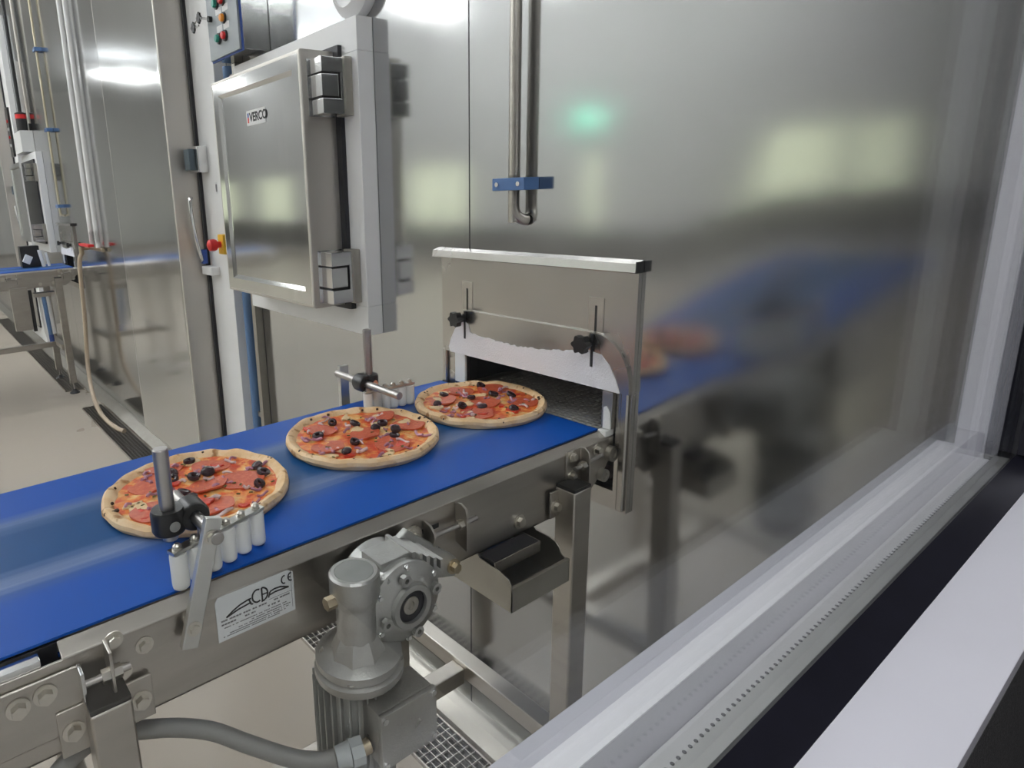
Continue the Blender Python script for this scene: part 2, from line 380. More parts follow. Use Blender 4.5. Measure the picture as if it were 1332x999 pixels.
# ceiling lamps in rows across the hall
for y, xs, row in ((4.2, (-5.6, -3.2, -.9), 'first'), (6.8, (-5.6, -3.2, -.9), 'second'), (9.2, (-5.6, -3.2, -.9), 'third'), (12.4, (-5.6,), 'fourth'), (17.6, (-5.6, -3.2), 'fifth')):
    for x in xs:
        place = {-5.6: 'by the far windows', -3.2: 'in mid hall', -.9: 'by the steel wall'}[x]
        t_ = thing('ceiling_lamp', 'long fluorescent ceiling lamp in the %s row from the observation window, %s' % (row, place), 'lamp', (x, y, HALL_Z), 'fluorescent lamps on the hall ceiling')
        LZ = 4.545
        B(x - .75, x + .75, y - .075, y + .075, LZ - .03, LZ + .03).build('diffuser', 'lamp', t_)
        for q in (-.765, .765): B(x + q - .015, x + q + .015, y - .08, y + .08, LZ - .035, LZ + .035).build('end_cap', 'white_paint', t_)
        for q in (-.6, .6): C((x + q, y, LZ + .03), (x + q, y, HALL_Z - .0005), .006, n=8).build('suspension_rod', 'rod_steel', t_)
t_ = thing('exit_sign', 'green lit exit sign with a white running figure, high on the far wall', 'sign', (HALL_X0 + .03, 6.8, 2.48))
B(HALL_X0, HALL_X0 + .03, 6.55, 7.08, 2.40, 2.62).build('lit_face', 'exit_green', t_)
ex = MB(); xx = HALL_X0 + .03
ex.box(xx, xx + .004, 6.60, 6.72, 2.44, 2.58); ex.box(xx, xx + .004, 6.80, 6.83, 2.45, 2.55); ex.box(xx, xx + .004, 6.76, 6.90, 2.50, 2.52); ex.cyl((xx, 6.815, 2.58), (xx + .004, 6.815, 2.58), .02, n=12)
ex.build('pictogram', 'exit_white', t_)

# ------------------------------------------------------------------ observation window, its wall and the corridor behind the camera
Zr = lambda z: CAM_H + z
ww = struct('wall_window', (0, .1, 0))
b = MB(); b.box(-6.9, 0.83, .10, .155, 0, Zr(-.285)); b.box(-6.9, -1.3, .10, .155, Zr(-.285), HALL_Z); b.box(-1.3, 0.83, .10, .155, 2.9, HALL_Z); b.box(.835, 1.109, .096, .155, 0, HALL_Z)
b.build('partition', 'white_paint', ww)
B(-2.4, .83, .047, .099, .0, Zr(-.2795)).build('cladding_panel', 'cladding', ww)
B(.8345, 1.099, .040, .0955, 0, HALL_Z).build('corridor_lining', 'corridor_wall', ww)
wn = struct('window_1', (0, .12, Zr(-.27)))
JX = 0.803
# far (hall side) frame
MB().prism([(.140, Zr(-.2445)), (.157, Zr(-.2515)), (.157, Zr(-.285)), (.140, Zr(-.285))], 'x', -1.3, JX + .025).build('outer_sill', 'frame_white', wn)
MB().prism([(.1345, Zr(-.262)), (.140, Zr(-.2455)), (.140, Zr(-.285)), (.1345, Zr(-.285))], 'x', -1.3, JX + .025).build('glazing_bead', 'frame_grey', wn)
MB().prism([(.1572, Zr(-.2535)), (.172, Zr(-.2560)), (.172, Zr(-.285)), (.1572, Zr(-.285))], 'x', -1.3, JX + .05).build('grey_band_ledge', 'frame_grey', wn)  # added ledge; its grey puts the reflected, shaded band into colour
B(JX + .001, JX + .03, .1325, .157, Zr(-.2440), 2.9).build('outer_jamb', 'frame_white', wn)
MB().prism([(JX + .001, .1245), (JX + .03, .1245), (JX + .03, .1320), (JX + .006, .1320)], 'z', Zr(-.2440), 2.9).build('jamb_bead', 'frame_grey', wn)
B(-1.3, JX + .025, .1345, .157, 2.87, 2.9).build('head_rail', 'frame_white', wn)
# sealed unit
B(-1.3, JX, .1335, .1345 + .003, Zr(-.2640), 2.87).build('glass_pane', 'glass', wn)
B(-1.3, JX, .1105, .1140, Zr(-.2640), 2.87).build('glass_pane', 'glass', wn)
sp = B(-1.3, JX - .001, .1142, .1333, Zr(-.2745), Zr(-.2620)).build('spacer_bar', 'spacer_silver', wn)
B(JX - .005, JX - .001, .1225, .1333, Zr(-.2619), 2.86).build('spacer_bar', 'frame_grey', wn)
B(JX - .004, JX - .001, .1142, .1224, Zr(-.2619), 2.86).build('sealant', 'gasket', wn)
hb = MB(); x = 0.16
while x < JX - .01:
    hb.cyl((x, .1250, Zr(-.2622)), (x, .1250, Zr(-.26185)), .0011, n=8); x += .0052
o = hb.build('perforations', 'hole_dark', sp); o['kind'] = 'stuff'
MB().prism([(.1105, Zr(-.2575)), (.1105, Zr(-.279)), (.0930, Zr(-.279)), (.0930, Zr(-.2692)), (.100, Zr(-.2655))], 'x', -1.3, JX + .03).build('rubber_gasket', 'gasket', wn)
MB().prism([(JX - .002, .1104), (JX + .03, .1104), (JX + .03, .0935), (JX + .004, .0935)], 'z', Zr(-.2575), 2.9).build('rubber_gasket', 'gasket', wn)
B(-2.4, JX + .028, .047, .0930, Zr(-.2790), Zr(-.2692), bev=.001).build('inner_sill', 'white_dimmed', wn)
B(JX, JX + .028, .066, .088, Zr(-.2690), 2.9).build('inner_jamb', 'white_dimmed', wn)
B(JX + .0005, JX + .028, .0885, .0934, Zr(-.2690), 2.9).build('jamb_seal', 'gasket', wn)
# corridor shell
S(B(-2.5, 1.2, -1.9, -1.8, 0, HALL_Z).build('wall_corridor', 'corridor_wall'))
S(B(-2.5, -2.4, -1.8, .1, 0, HALL_Z).build('wall_left', 'corridor_wall'))
S(B(1.1, 1.2, -1.8, .05, 0, HALL_Z).build('wall_right', 'corridor_wall'))
t_ = thing('fill_lamp', 'unseen square lamp added in the corridor to light the window frame', 'lamp', (-0.2, -.55, 3.0))  # unseen lamp added to light the near window frame
B(-.75, .35, -.85, -.25, 3.0, 3.06).build('housing', 'white_paint', t_); B(-.72, .32, -.82, -.28, 2.985, 3.0).build('diffuser', 'lamp_fill', t_)
for q in (-.6, .2): C((q, -.55, 3.06), (q, -.55, HALL_Z), .008, n=8).build('suspension_rod', 'rod_steel', t_)

# ------------------------------------------------------------------ floor drains with gratings
def drain(y0, y1, label, fine_to):
    t_ = thing('floor_drain', label, 'drain', (.955, (y0 + y1) / 2, 0), 'grated floor drains along the steel wall')
    x0, x1 = .885, 1.025
    B(x0, x1, y0, y1, .0005, .0015).build('channel', 'dark_interior', t_)
    f = MB()
    for q in (x0, x1 - .004): f.box(q, q + .004, y0, y1, .0015, .012)
    for q in (y0, y1 - .004): f.box(x0, x1, q, q + .004, .0015, .012)
    f.build('rim', 'frame_steel', t_)
    g = MB(); n = 7
    for i in range(1, n): g.box(x0 + (x1 - x0) * i / n - .001, x0 + (x1 - x0) * i / n + .001, y0, y1, .002, .011)
    y = y0 + .02
    while y < y1: g.box(x0, x1, y - .001, y + .001, .004, .0105); y += .025
    o = g.build('grating', 'frame_steel', t_, smooth=False); o['kind'] = 'stuff'
    return t_
drain(.30, 5.02, 'steel grated floor drain passing under the near blue conveyor', 2)
drain(5.60, 10.0, 'steel grated floor drain under the distant conveyor, beyond a gap in the gratings', 2)

# ------------------------------------------------------------------ belt conveyor (built once, copied to the far line)
def lever_bracket(): pass
def make_conveyor(label):
    t_ = thing('belt_conveyor', label, 'conveyor', (0.1, .987, 0))
    y0, y1 = .749, 1.225
    XA, XB = -.95, 1.085
    bt = MB(); n = 10
    prof = [(XA, .94), (XA, 1.0)] + []
    bt.box(XA, XB - .012, y0, y1, .9965, 1.0)
    for i in range(8):
        a0 = PI / 2 - PI * i / 8; a1 = PI / 2 - PI * (i + 1) / 8; cx, cz, r = XB - .012, .9865, .0135
        bt.prism([(cx + r * math.cos(a0), cz + r * math.sin(a0)), (cx + r * math.cos(a1), cz + r * math.sin(a1)), (cx + (r - .0034) * math.cos(a1), cz + (r - .0034) * math.sin(a1)), (cx + (r - .0034) * math.cos(a0), cz + (r - .0034) * math.sin(a0))], 'y', y0, y1)
    bt.box(XA, XB - .012, y0, y1, .973, .9764)
    bt.build('belt', 'belt_blue', t_)
    B(XA, XB - .02, y0 + .004, y1 - .004, .9775, .9955).build('slider_bed', 'dull_steel', t_)
    C((XB - .012, y0 + .002, .9865), (XB - .012, y1 - .002, .9865), .0099).build('nose_roller', 'rod_steel', t_)
    for s, yf in ((1, .725), (-1, 1.249)):
        sf = MB(); yo = yf; yi = yf + s * .004
        ol = [(XA, .868), (.905, .868), (1.00, .868), (1.030, .890), (1.075, .925), (1.098, .957), (1.098, .984), (.06, .984), (.06, .984), (XA, .984)]
        ol = [q for i, q in enumerate(ol) if i == 0 or q != ol[i - 1]]
        sf.prism(ol, 'y', yo, yi)
        # folded top flange, cut away at the belt joint, and bottom return
        sf.prism([(yo, .981), (yo, .985), (yf + s * .019, .9975), (yf + s * .019, .9935)], 'x', .068, 1.098)
        sf.prism([(yo, .981), (yo, .985), (yf + s * .019, .9975), (yf + s * .019, .9935)], 'x', XA, -.30)
        sf.box(XA, .905, min(yo, yf + s * .022), max(yo, yf + s * .022), .868, .872)
        sf.build('side_frame', 'frame_steel', t_, bev=.0012)
    B(-.28, .048, .727, .746, .984, .9925, bev=.002).build('joint_bar', 'chrome', t_)
    B(-.29, .09, .752, 1.22, .90, .9725).build('joint_housing', 'black_rubber', t_)
    B(-.29, .0675, .7465, .7487, .94, .9945).build('gap_filler', 'black_rubber', t_)  # added black filler paints the dark gap at the belt joint
    for q in (-.5, .35, .75): B(q, q + .04, .7295, 1.2445, .885, .8955).build('cross_member', 'dull_steel', t_)
    # legs
    for lx, wx in ((.081, .046), (.918, .050)):
        for ya, yb in ((.680, .724), (1.250, 1.294)):
            lg = B(lx, lx + wx, ya, yb, .085, .931).build('leg', 'frame_steel', t_, bev=.003)
            B(lx + .0005, lx + wx - .0005, ya + .0005, yb - .0005, .931, .938, bev=.002).build('cap', 'black_plastic', lg)
            C((lx + wx / 2, (ya + yb) / 2, .03), (lx + wx / 2, (ya + yb) / 2, .086), .007).build('foot_spindle', 'rod_steel', lg)
            MB().lathe((lx + wx / 2, (ya + yb) / 2, 0.0), (0, 0, 1), [(0, 0), (.038, 0), (.038, .006), (.018, .024), (.012, .032), (0, .032)], 20).build('foot', 'black_rubber', lg)
    # gusset plates that bolt the near legs to the side frame
    def gusset(xa, xb, za, zb, bolt):
        g = MB().box(xa, xb, .7160, .7198, za, zb).build('gusset', 'frame_steel', t_, bev=.001)
        MB().hexbolt((bolt[0], .7160, bolt[1]), (0, -1, 0), .0085, .010).build('bolt', 'bolt_steel', g)
    gusset(.052, .082, .866, .926, (.067, .897)); gusset(.126, .158, .868, .925, (.143, .896)); gusset(.896, .919, .874, .927, (.910, .897))
    # lower stand frame
    B(.90, .94, .724, 1.250, .362, .402).build('cross_tie', 'frame_steel', t_, bev=.002)
    B(.128, .90, .955, .995, .350, .390).build('stretcher', 'frame_steel', t_, bev=.002)
    B(.085, .125, .724, 1.250, .362, .402).build('cross_tie', 'frame_steel', t_, bev=.002)
    # side plate with take-up screw next to the belt joint
    tp = MB().prism([(-.14, .893), (.050, .893), (.086, .925), (.086, .973), (-.14, .973)], 'y', .7200, .7245).build('end_plate', 'frame_steel', t_, bev=.002)
    for q in ((.019, .964 - .012), (.046, .966 - .011)):
        MB().hexbolt((q[0], .7195, q[1]), (0, -1, 0), .0085, .011).build('bolt', 'bolt_steel', tp)
    B(.0805, .0845, .697, .7195, .940, .976, bev=.001).build('lug', 'chrome', tp)
    C((.0845, .704, .957), (.134, .704, .957), .0045, n=12).build('take_up_screw', 'rod_steel', t_)
    br = B(.1115, .1150, .694, .7245, .922, .990, bev=.001).build('screw_bracket', 'frame_steel', t_)
    MB().cyl((.1025, .704, .957), (.1115, .704, .957), .0085, n=6).build('nut', 'bolt_steel', br)
    MB().cyl((.1150, .704, .957), (.1245, .704, .957), .0085, n=6).build('nut', 'bolt_steel', br)
    bl = MB(); bl.hexbolt((.124, .7245, .984), (0, -1, 0), .0075, .008); bl.build('bolt', 'bolt_steel', t_)
    bl = MB(); bl.hexbolt((.157, .7245, .961), (0, -1, 0), .0075, .008); bl.build('bolt', 'bolt_steel', t_)
    bl = MB(); bl.hexbolt((.129, .7245, .938), (0, -1, 0), .0075, .008); bl.build('bolt', 'bolt_steel', t_)
    # middle take-up: slot, washer and bolt, curved lug, screw, upright bracket
    sl = MB().box(.548, .628, .7243, .7252, .950, .958).build('slot', 'dark_interior', t_)
    w_ = MB(); w_.cyl((.572, .7245, .955), (.572, .719, .955), .017, n=24); w_.hexbolt((.572, .719, .955), (0, -1, 0), .0085, .009); w_.build('bolt', 'bolt_steel', t_)
    MB().prism([(.724, .937), (.724, .973), (.708, .970), (.698, .960), (.696, .950), (.700, .937)], 'x', .595, .599).build('lug', 'frame_steel', t_)
    MB().box(.575, .622, .722, .7245, .932, .9375).build('lug_plate', 'frame_steel', t_)
    C((.599, .708, .950), (.696, .708, .950), .0045, n=12).build('take_up_screw', 'rod_steel', t_)
    br = MB().prism([(.7245, .912), (.7245, .981), (.712, .984), (.700, .978), (.697, .966), (.697, .904)], 'x', .664, .668).build('screw_bracket', 'frame_steel', t_)
    MB().cyl((.655, .708, .950), (.664, .708, .950), .0085, n=6).build('nut', 'bolt_steel', br)
    MB().hexbolt((.820, .7245, .893), (0, -1, 0), .0095, .009).build('bolt', 'bolt_steel', t_)
    # delivery end: bent bracket, screw, small support rollers
    br = MB(); br.box(.945, .990, .7205, .7245, .928, .993); br.prism([(.7245, .915), (.7245, .993), (.712, .994), (.702, .986), (.699, .974), (.699, .915)], 'x', .986, .990)
    br = br.build('screw_bracket', 'frame_steel', t_, bev=.0008)
    for q in ((.961, .981), (.961, .941)): MB().hexbolt((q[0], .7205, q[1]), (0, -1, 0), .0075, .009).build('bolt', 'bolt_steel', br)
    C((.955, .709, .960), (1.038, .709, .966), .0045, n=12).build('take_up_screw', 'rod_steel', t_)
    C((.972, .709, .9605), (.984, .709, .9615), .0085, n=6).build('nut', 'bolt_steel', br)
    MB().hexbolt((1.040, .7245, .972), (0, -1, 0), .008, .012).build('bolt', 'bolt_steel', t_)
    for q in ((1.083, .954, .016), (1.058, .915, .013)):
        r_ = MB(); r_.ring((q[0], .7245, q[1]), (0, -1, 0), q[2], q[2] * .55, .012, 20); r_.cyl((q[0], .7245, q[1]), (q[0], .716, q[1]), q[2] * .5, n=16); r_.build('support_roller', 'dull_steel', t_)
    MB().box(1.074, 1.102, .728, .748, .986, 1.000, bev=.003).build('corner_guard', 'pom', t_)
    return t_
CONV = make_conveyor('near conveyor with blue belt carrying the three pizzas into the hood')

# maker's plate on the near conveyor
pl = MB().prism([(.248, .919), (.361, .919), (.361, .9775), (.353, .983), (.252, .983), (.248, .977)], 'y', .7236, .7247).build('maker_plate', 'paper', CONV)
pl['label'] = 'light grey printed maker plate with curved logo'
PY = .7234
def stroke(b, pts, w):
    for (x0, z0), (x1, z1) in zip(pts, pts[1:]):
        d = Vector((x1 - x0, z1 - z0)); n_ = Vector((-d.y, d.x)).normalized() * w / 2
        b.prism([(x0 + n_.x, z0 + n_.y), (x0 - n_.x, z0 - n_.y), (x1 - n_.x, z1 - n_.y), (x1 + n_.x, z1 + n_.y)], 'y', PY - .0002, PY + .0003)
def arc(cx, cz, rx, rz, a0, a1, n=10): return [(cx + rx * math.cos(math.radians(a0 + (a1 - a0) * i / n)), cz + rz * math.sin(math.radians(a0 + (a1 - a0) * i / n))) for i in range(n + 1)]
lb = MB(); X0, Z0 = .248, .919
u = lambda x, z: (X0 + x * .113, Z0 + z * .064)
# left wing (A), C, crossed D, right wing (A)
stroke(lb, [u(.115, .50), u(.20, .59), u(.29, .66), u(.40, .70), u(.435, .70)], 0.0022); stroke(lb, [u(.115, .50), u(.27, .575), u(.40, .605), u(.435, .61)], 0.0022); stroke(lb, [u(.405, .70), u(.43, .57), u(.455, .56)], 0.0022)
stroke(lb, [u(q[0], q[1]) for q in arc(.515, .70, .065, .145, 60, 300)], 0.0023)
stroke(lb, [u(.575, .84), u(.575, .53)], 0.0023); stroke(lb, [u(q[0], q[1]) for q in arc(.575, .685, .075, .155, 90, -100)], 0.0023); stroke(lb, [u(.575, .68), u(.645, .68)], 0.0019)
stroke(lb, [u(.655, .55), u(.68, .675), u(.74, .70), u(.82, .69), u(.93, .61)], 0.0022); stroke(lb, [u(.66, .60), u(.75, .625), u(.93, .61)], 0.0022)
# conformity mark
stroke(lb, [u(q[0], q[1]) for q in arc(.875, .82, .035, .09, 70, 290)], 0.0019)
stroke(lb, [u(q[0], q[1]) for q in arc(.965, .83, .035, .09, 70, 290)], 0.0019); stroke(lb, [u(.932, .83), u(.965, .83)], 0.0016)
lb.build('logo', 'ink', pl, smooth=False)
tx = MB(); rnd = random.Random(3)
for z, h, x0, x1, w in ((.43, .0022, .05, .62, 1), (.43, .0022, .72, .93, 0), (.345, .0022, .05, .22, 1), (.345, .0022, .34, .47, 1), (.345, .0022, .64, .82, 1), (.27, .0013, .08, .88, 0), (.215, .0013, .42, .92, 0), (.165, .0013, .25, .90, 0), (.115, .0013, .14, .86, 0), (.07, .0013, .06, .78, 0)):
    x = x0
    while x < x1:
        l = rnd.uniform(.012, .03) * (1.4 if w else .9)
        a = u(x, z); tx.box(a[0], a[0] + l * .113 * .8, PY - .0001, PY + .0003, a[1], a[1] + h); x += l
        if rnd.random() < .16: x += .02
tx.build('small_print', 'ink_grey', pl, smooth=False)['kind'] = 'stuff'
stroke_ = MB(); a = u(.03, .50); b_ = u(.97, .50)
PYs = PY; stroke(stroke_, [u(.66, .50), u(.965, .50)], .0004); stroke(stroke_, [u(.965, .98), u(.965, .10)], .0004); stroke_.build('border_line', 'ink_grey', pl, smooth=False)

# ------------------------------------------------------------------ roller guides
def clamp_mesh(px, py, rx, pz):
    """black cross clamp: an eye round the post and an eye round the rod, joined by a thick web"""
    c = MB()
    c.lathe((px, py, pz - .016), (0, 0, 1), [(.0098, 0), (.020, 0), (.022, .004), (.022, .028), (.020, .032), (.0098, .032)], 24)
    c.lathe((rx, py - .018, pz), (0, 1, 0), [(.0092, 0), (.018, 0), (.020, .004), (.020, .030), (.018, .034), (.0092, .034)], 24)
    c.box(min(px, rx), max(px, rx), py - .013, py + .013, pz - .013, pz + .013, bev=.004)
    return c
def guide(label, arm, rod, post, rollers, strip_z, rod_r=.0082, post_r=.0098, side=-1):
    px, py, pz0, pz1 = post; rx, ry0, ry1, rz = rod
    t_ = thing('roller_guide', label, 'guide', (px, py, 1.0), 'roller guides clamped to the conveyor sides')
    (ax0, az0), (ax1, az1), ya, yb, w = arm
    d = Vector((ax1 - ax0, az1 - az0)); n_ = Vector((-d.y, d.x)).normalized() * w / 2
    am = MB().prism([(ax0 + n_.x, az0 + n_.y), (ax0 - n_.x, az0 - n_.y), (ax1 - n_.x, az1 - n_.y), (ax1 + n_.x, az1 + n_.y)], 'y', ya, yb).build('arm', 'aluminium', t_, bev=.001)
    bd = Vector((ax0, az0)) + d * .16; td = Vector((ax0, az0)) + d * .86
    yy = ya if side < 0 else yb
    for q in (bd, td): MB().hexbolt((q.x, yy, q.y), (0, side, 0), .0065, .005).build('bolt', 'bolt_steel', am)
    C((bd.x, yb if side < 0 else ya, bd.y), (bd.x, .7249 if side < 0 else 1.2491, bd.y), .006, n=12).build('spacer', 'bolt_steel', am)
    C((rx, ry0, rz), (rx, ry1, rz), rod_r).build('cross_rod', 'rod_steel', t_, bev=.001)
    C((px, py, pz0), (px, py, pz1), post_r).build('post', 'rod_steel', t_, bev=.0015)
    cl = clamp_mesh(px, py, rx, rz).build('clamp', 'black_plastic', t_)
    sx = -1 if rx > px else 1
    sc = MB(); sc.cyl((px, py - .0215, rz), (px, py - .0255, rz), .007, n=16); sc.build('clamp_screw', 'chrome', cl)
    n = 6; (xa, y_a), (xb, y_b) = rollers
    for i in range(n):
        x = xa + (xb - xa) * i / (n - 1); y = y_a + (y_b - y_a) * i / (n - 1)
        r_ = MB().lathe((x, y, 1.003), (0, 0, 1), [(0, 0), (.0085, 0), (.0105, .002), (.0112, .006), (.0112, strip_z - 1.009), (.0105, strip_z - 1.005), (0, strip_z - 1.005)], 20).build('roller', 'pom', t_)
        b_ = MB().cyl((x, y, strip_z + .004), (x, y, strip_z + .006), .0065, n=16); b_.lathe((x, y, strip_z + .006), (0, 0, 1), [(.0055, 0), (.0055, .003), (.003, .0055), (0, .0055)], 12); b_.build('bolt', 'bolt_steel', r_)
    ang = math.atan2(y_b - y_a, xb - xa); L = math.hypot(xb - xa, y_b - y_a) + .02; cx, cy = (xa + xb) / 2, (y_a + y_b) / 2
    B(cx - L / 2, cx + L / 2, cy - .0075, cy + .0075, strip_z, strip_z + .004, rot=Matrix.Rotation(ang, 3, 'Z')).build('roller_strip', 'aluminium', t_)
    # hanger from the rod down to the strip
    fx = min(max(rx, xa), xb); fy = y_a + (y_b - y_a) * (fx - xa) / (xb - xa)
    C((fx, fy, strip_z + .004), (fx, fy, max(rz - rod_r + .002, strip_z + .006)), .004, n=12).build('hanger', 'rod_steel', t_)
guide('near roller guide standing in front of the nearest pizza, arm bolted beside the maker plate', ((.2045, .944), (.2520, 1.104), .703, .713, .021), (.251, .696, .850, 1.080), (.2205, .785, 1.052, 1.178), ((.216, .747), (.340, .783)), 1.053)
guide('rear roller guide on the far belt edge, behind the middle pizza', ((.803, .93), (.803, 1.083), 1.258, 1.270, .024), (.785, 1.022, 1.262, 1.068), (.803, 1.158, 1.045, 1.187), ((.785, 1.137), (.893, 1.125)), 1.050, side=1)

# ------------------------------------------------------------------ pizzas
def pizza(cx, cy, R, label, sal, oli, seed, seam_z=1.0005):
    rnd = random.Random(seed)
    t_ = thing('pizza', label, 'pizza', (cx, cy, 1.0), 'pizzas riding on the blue belt')
    NA = 120
    prof = [(0, .0015), (.5, .0015), (.90, .0006), (.965, .002), (1.0, .010), (.995, .017), (.965, .022), (.925, .0215), (.885, .017), (.855, .012), (.80, .010), (.4, .0095), (0, .0095)]
    bm = bmesh.new(); rows = []
    def Rn(a): return R * (1 + .020 * noise.noise(Vector((math.cos(a) * 1.3 + seed, math.sin(a) * 1.3, seed))) + .010 * noise.noise(Vector((math.cos(a) * 5, math.sin(a) * 5, seed * 2.0))))
    for r, z in prof:
        if r == 0: rows.append([bm.verts.new((cx, cy, 1.0 + z))]); continue
        row = []
        for i in range(NA):
            a = 2 * PI * i / NA; rr = Rn(a) * r; zz = z
            if z > .009:
                bub = noise.noise(Vector((math.cos(a) * 4, math.sin(a) * 4, seed + 9))); zz += (.004 * bub if r > .86 else 0.0015 * noise.noise(Vector((rr * math.cos(a) * 30, rr * math.sin(a) * 30, seed))))
                if .8 < r < .9: rr *= 1 + .02 * noise.noise(Vector((math.cos(a) * 8, math.sin(a) * 8, seed + 4)))
            row.append(bm.verts.new((cx + rr * math.cos(a), cy + rr * math.sin(a), 1.0 + zz)))
        rows.append(row)
    for a, b in zip(rows, rows[1:]):
        for i in range(NA):
            j = (i + 1) % NA
            if len(a) == 1: bm.faces.new((a[0], b[i], b[j]))
            elif len(b) == 1: bm.faces.new((a[i], a[j], b[0]))
            else: bm.faces.new((a[i], a[j], b[j], b[i]))
    w = MB(); w.bm.free(); w.bm = bm; w.build('crust', 'crust', t_)
    # sauce and melted cheese, ragged edge
    bm = bmesh.new(); rows = [[bm.verts.new((cx, cy, 1.0135))]]
    for k in range(1, 12):
        f = k / 11; row = []
        for i in range(NA):
            a = 2 * PI * i / NA
            rr = Rn(a) * (.875 + .035 * noise.noise(Vector((math.cos(a) * 5, math.sin(a) * 5, seed + 2)))) * f
            z = .0125 + .0028 * noise.noise(Vector((rr * math.cos(a) * 55, rr * math.sin(a) * 55, seed + 5))) + (.003 * max(0, (f - .85) / .15))
            if k == 11: z = .0135
            row.append(bm.verts.new((cx + rr * math.cos(a), cy + rr * math.sin(a), 1.0 + z)))
        rows.append(row)
    for a, b in zip(rows, rows[1:]):
        for i in range(NA):
            j = (i + 1) % NA
            if len(a) == 1: bm.faces.new((a[0], b[i], b[j]))
            else: bm.faces.new((a[i], a[j], b[j], b[i]))
    w = MB(); w.bm.free(); w.bm = bm; w.build('cheese', 'cheese', t_)
    def top(dx, dy): return 1.0145
    # salami
    for dx, dy in sal:
        n = 28; r0 = rnd.uniform(.030, .036); ph = rnd.uniform(0, 9); tx_, ty_ = rnd.uniform(-.10, .10), rnd.uniform(-.10, .10)
        b = MB(); V0 = []; V1 = []; V2 = []
        for i in range(n):
            a = 2 * PI * i / n; rr = r0 * (1 + .05 * math.sin(2 * a + ph) + .03 * math.sin(5 * a + ph)); x, y = rr * math.cos(a), rr * math.sin(a)
            z = top(dx, dy) + x * tx_ + y * ty_ + .0012 * math.sin(3 * a + ph)
            V0.append(b.bm.verts.new((cx + dx + x, cy + dy + y, z - .0015))); V1.append(b.bm.verts.new((cx + dx + x, cy + dy + y, z + .0018))); V2.append(b.bm.verts.new((cx + dx + x * .8, cy + dy + y * .8, z + .0012)))
        b.bm.faces.new(V0[::-1])
        for A_, B_ in ((V0, V1), (V1, V2)):
            for i in range(n): b.bm.faces.new((A_[i], A_[(i + 1) % n], B_[(i + 1) % n], B_[i]))
        b.bm.faces.new(V2); b.build('salami_slice', 'salami', t_)
    # olives: rings and halves
    for k, (dx, dy) in enumerate(oli):
        b = MB(); tilt = Vector((rnd.uniform(-.4, .4), rnd.uniform(-.5, .2), 1)); r0 = rnd.uniform(.0095, .0125)
        p_ = (cx + dx, cy + dy, 1.0165)
        if k % 3 == 2: b.lathe(p_, tilt, [(0, -.002), (r0 * .9, -.001), (r0, .002), (r0 * .8, .006), (r0 * .4, .008), (0, .0085)], 16)
        else: b.lathe(p_, tilt, [(r0 * .38, 0), (r0 * .9, -.001), (r0, .002), (r0 * .92, .0055), (r0 * .6, .0065), (r0 * .38, .005), (r0 * .36, .001)], 18)
        b.build('olive', 'olive', t_)
    def free(mn=.0, mx=.125):
        while True:
            a = rnd.uniform(0, 2 * PI); r = R / .15 * math.sqrt(rnd.uniform(mn ** 2, mx ** 2)); return r * math.cos(a), r * math.sin(a)
    # red onion strips
    for k in range(36):
        dx, dy = free(); a0 = rnd.uniform(0, 2 * PI); rr = rnd.uniform(.014, .030); sp_ = rnd.uniform(.5, 1.1)
        pts = [(cx + dx + rr * (math.cos(a0 + sp_ * j / 5) - math.cos(a0)), cy + dy + rr * (math.sin(a0 + sp_ * j / 5) - math.sin(a0)), 1.0165 + .002 * math.sin(j * 1.1 + k)) for j in range(6)]
        MB().tube(pts, rnd.uniform(.0018, .0034), 6, 2).build('onion_strip', 'onion' if k % 3 else 'onion_pale', t_)
    # tomato pieces
    for k in range(9):
        dx, dy = free(.03, .122); b = MB(); r0 = rnd.uniform(.008, .015); n = 12; ph = rnd.uniform(0, 6); el = rnd.uniform(.4, .8)
        poly = []
        for i in range(n):
            a = 2 * PI * i / n; q = r0 * (1 + .25 * math.sin(3 * a + ph)); x, y = q * math.cos(a), q * el * math.sin(a); poly.append((cx + dx + x * math.cos(ph) - y * math.sin(ph), cy + dy + x * math.sin(ph) + y * math.cos(ph)))
        b.prism(poly, 'z', 1.012, 1.0170); b.build('tomato_piece', 'tomato', t_, bev=.0012)
    # pale melted cheese patches
    for k in range(10):
        dx, dy = free(.0, .118); b = MB(); r0 = rnd.uniform(.008, .017); n = 14; ph = rnd.uniform(0, 6); el = rnd.uniform(.5, .9); poly = []
        for i in range(n):
            a = 2 * PI * i / n; q = r0 * (1 + .22 * math.sin(3 * a + ph) + .12 * math.sin(5 * a + 2 * ph)); x, y = q * math.cos(a), q * el * math.sin(a); poly.append((cx + dx + x * math.cos(ph) - y * math.sin(ph), cy + dy + x * math.sin(ph) + y * math.cos(ph)))
        b.prism(poly, 'z', 1.012, 1.0163); b.build('cheese_patch', 'cheese_pale', t_, bev=.0012)
    # herb flecks and scorched blisters on the rim
    b = MB()
    for k in range(26):
        dx, dy = free(); b.box(cx + dx - .003, cx + dx + .003, cy + dy - .0016, cy + dy + .0016, 1.0155, 1.0168, rot=Matrix.Rotation(rnd.uniform(0, 3), 3, 'Z'))
    b.build('herb_flecks', 'basil', t_)['kind'] = 'stuff'
    b = MB()
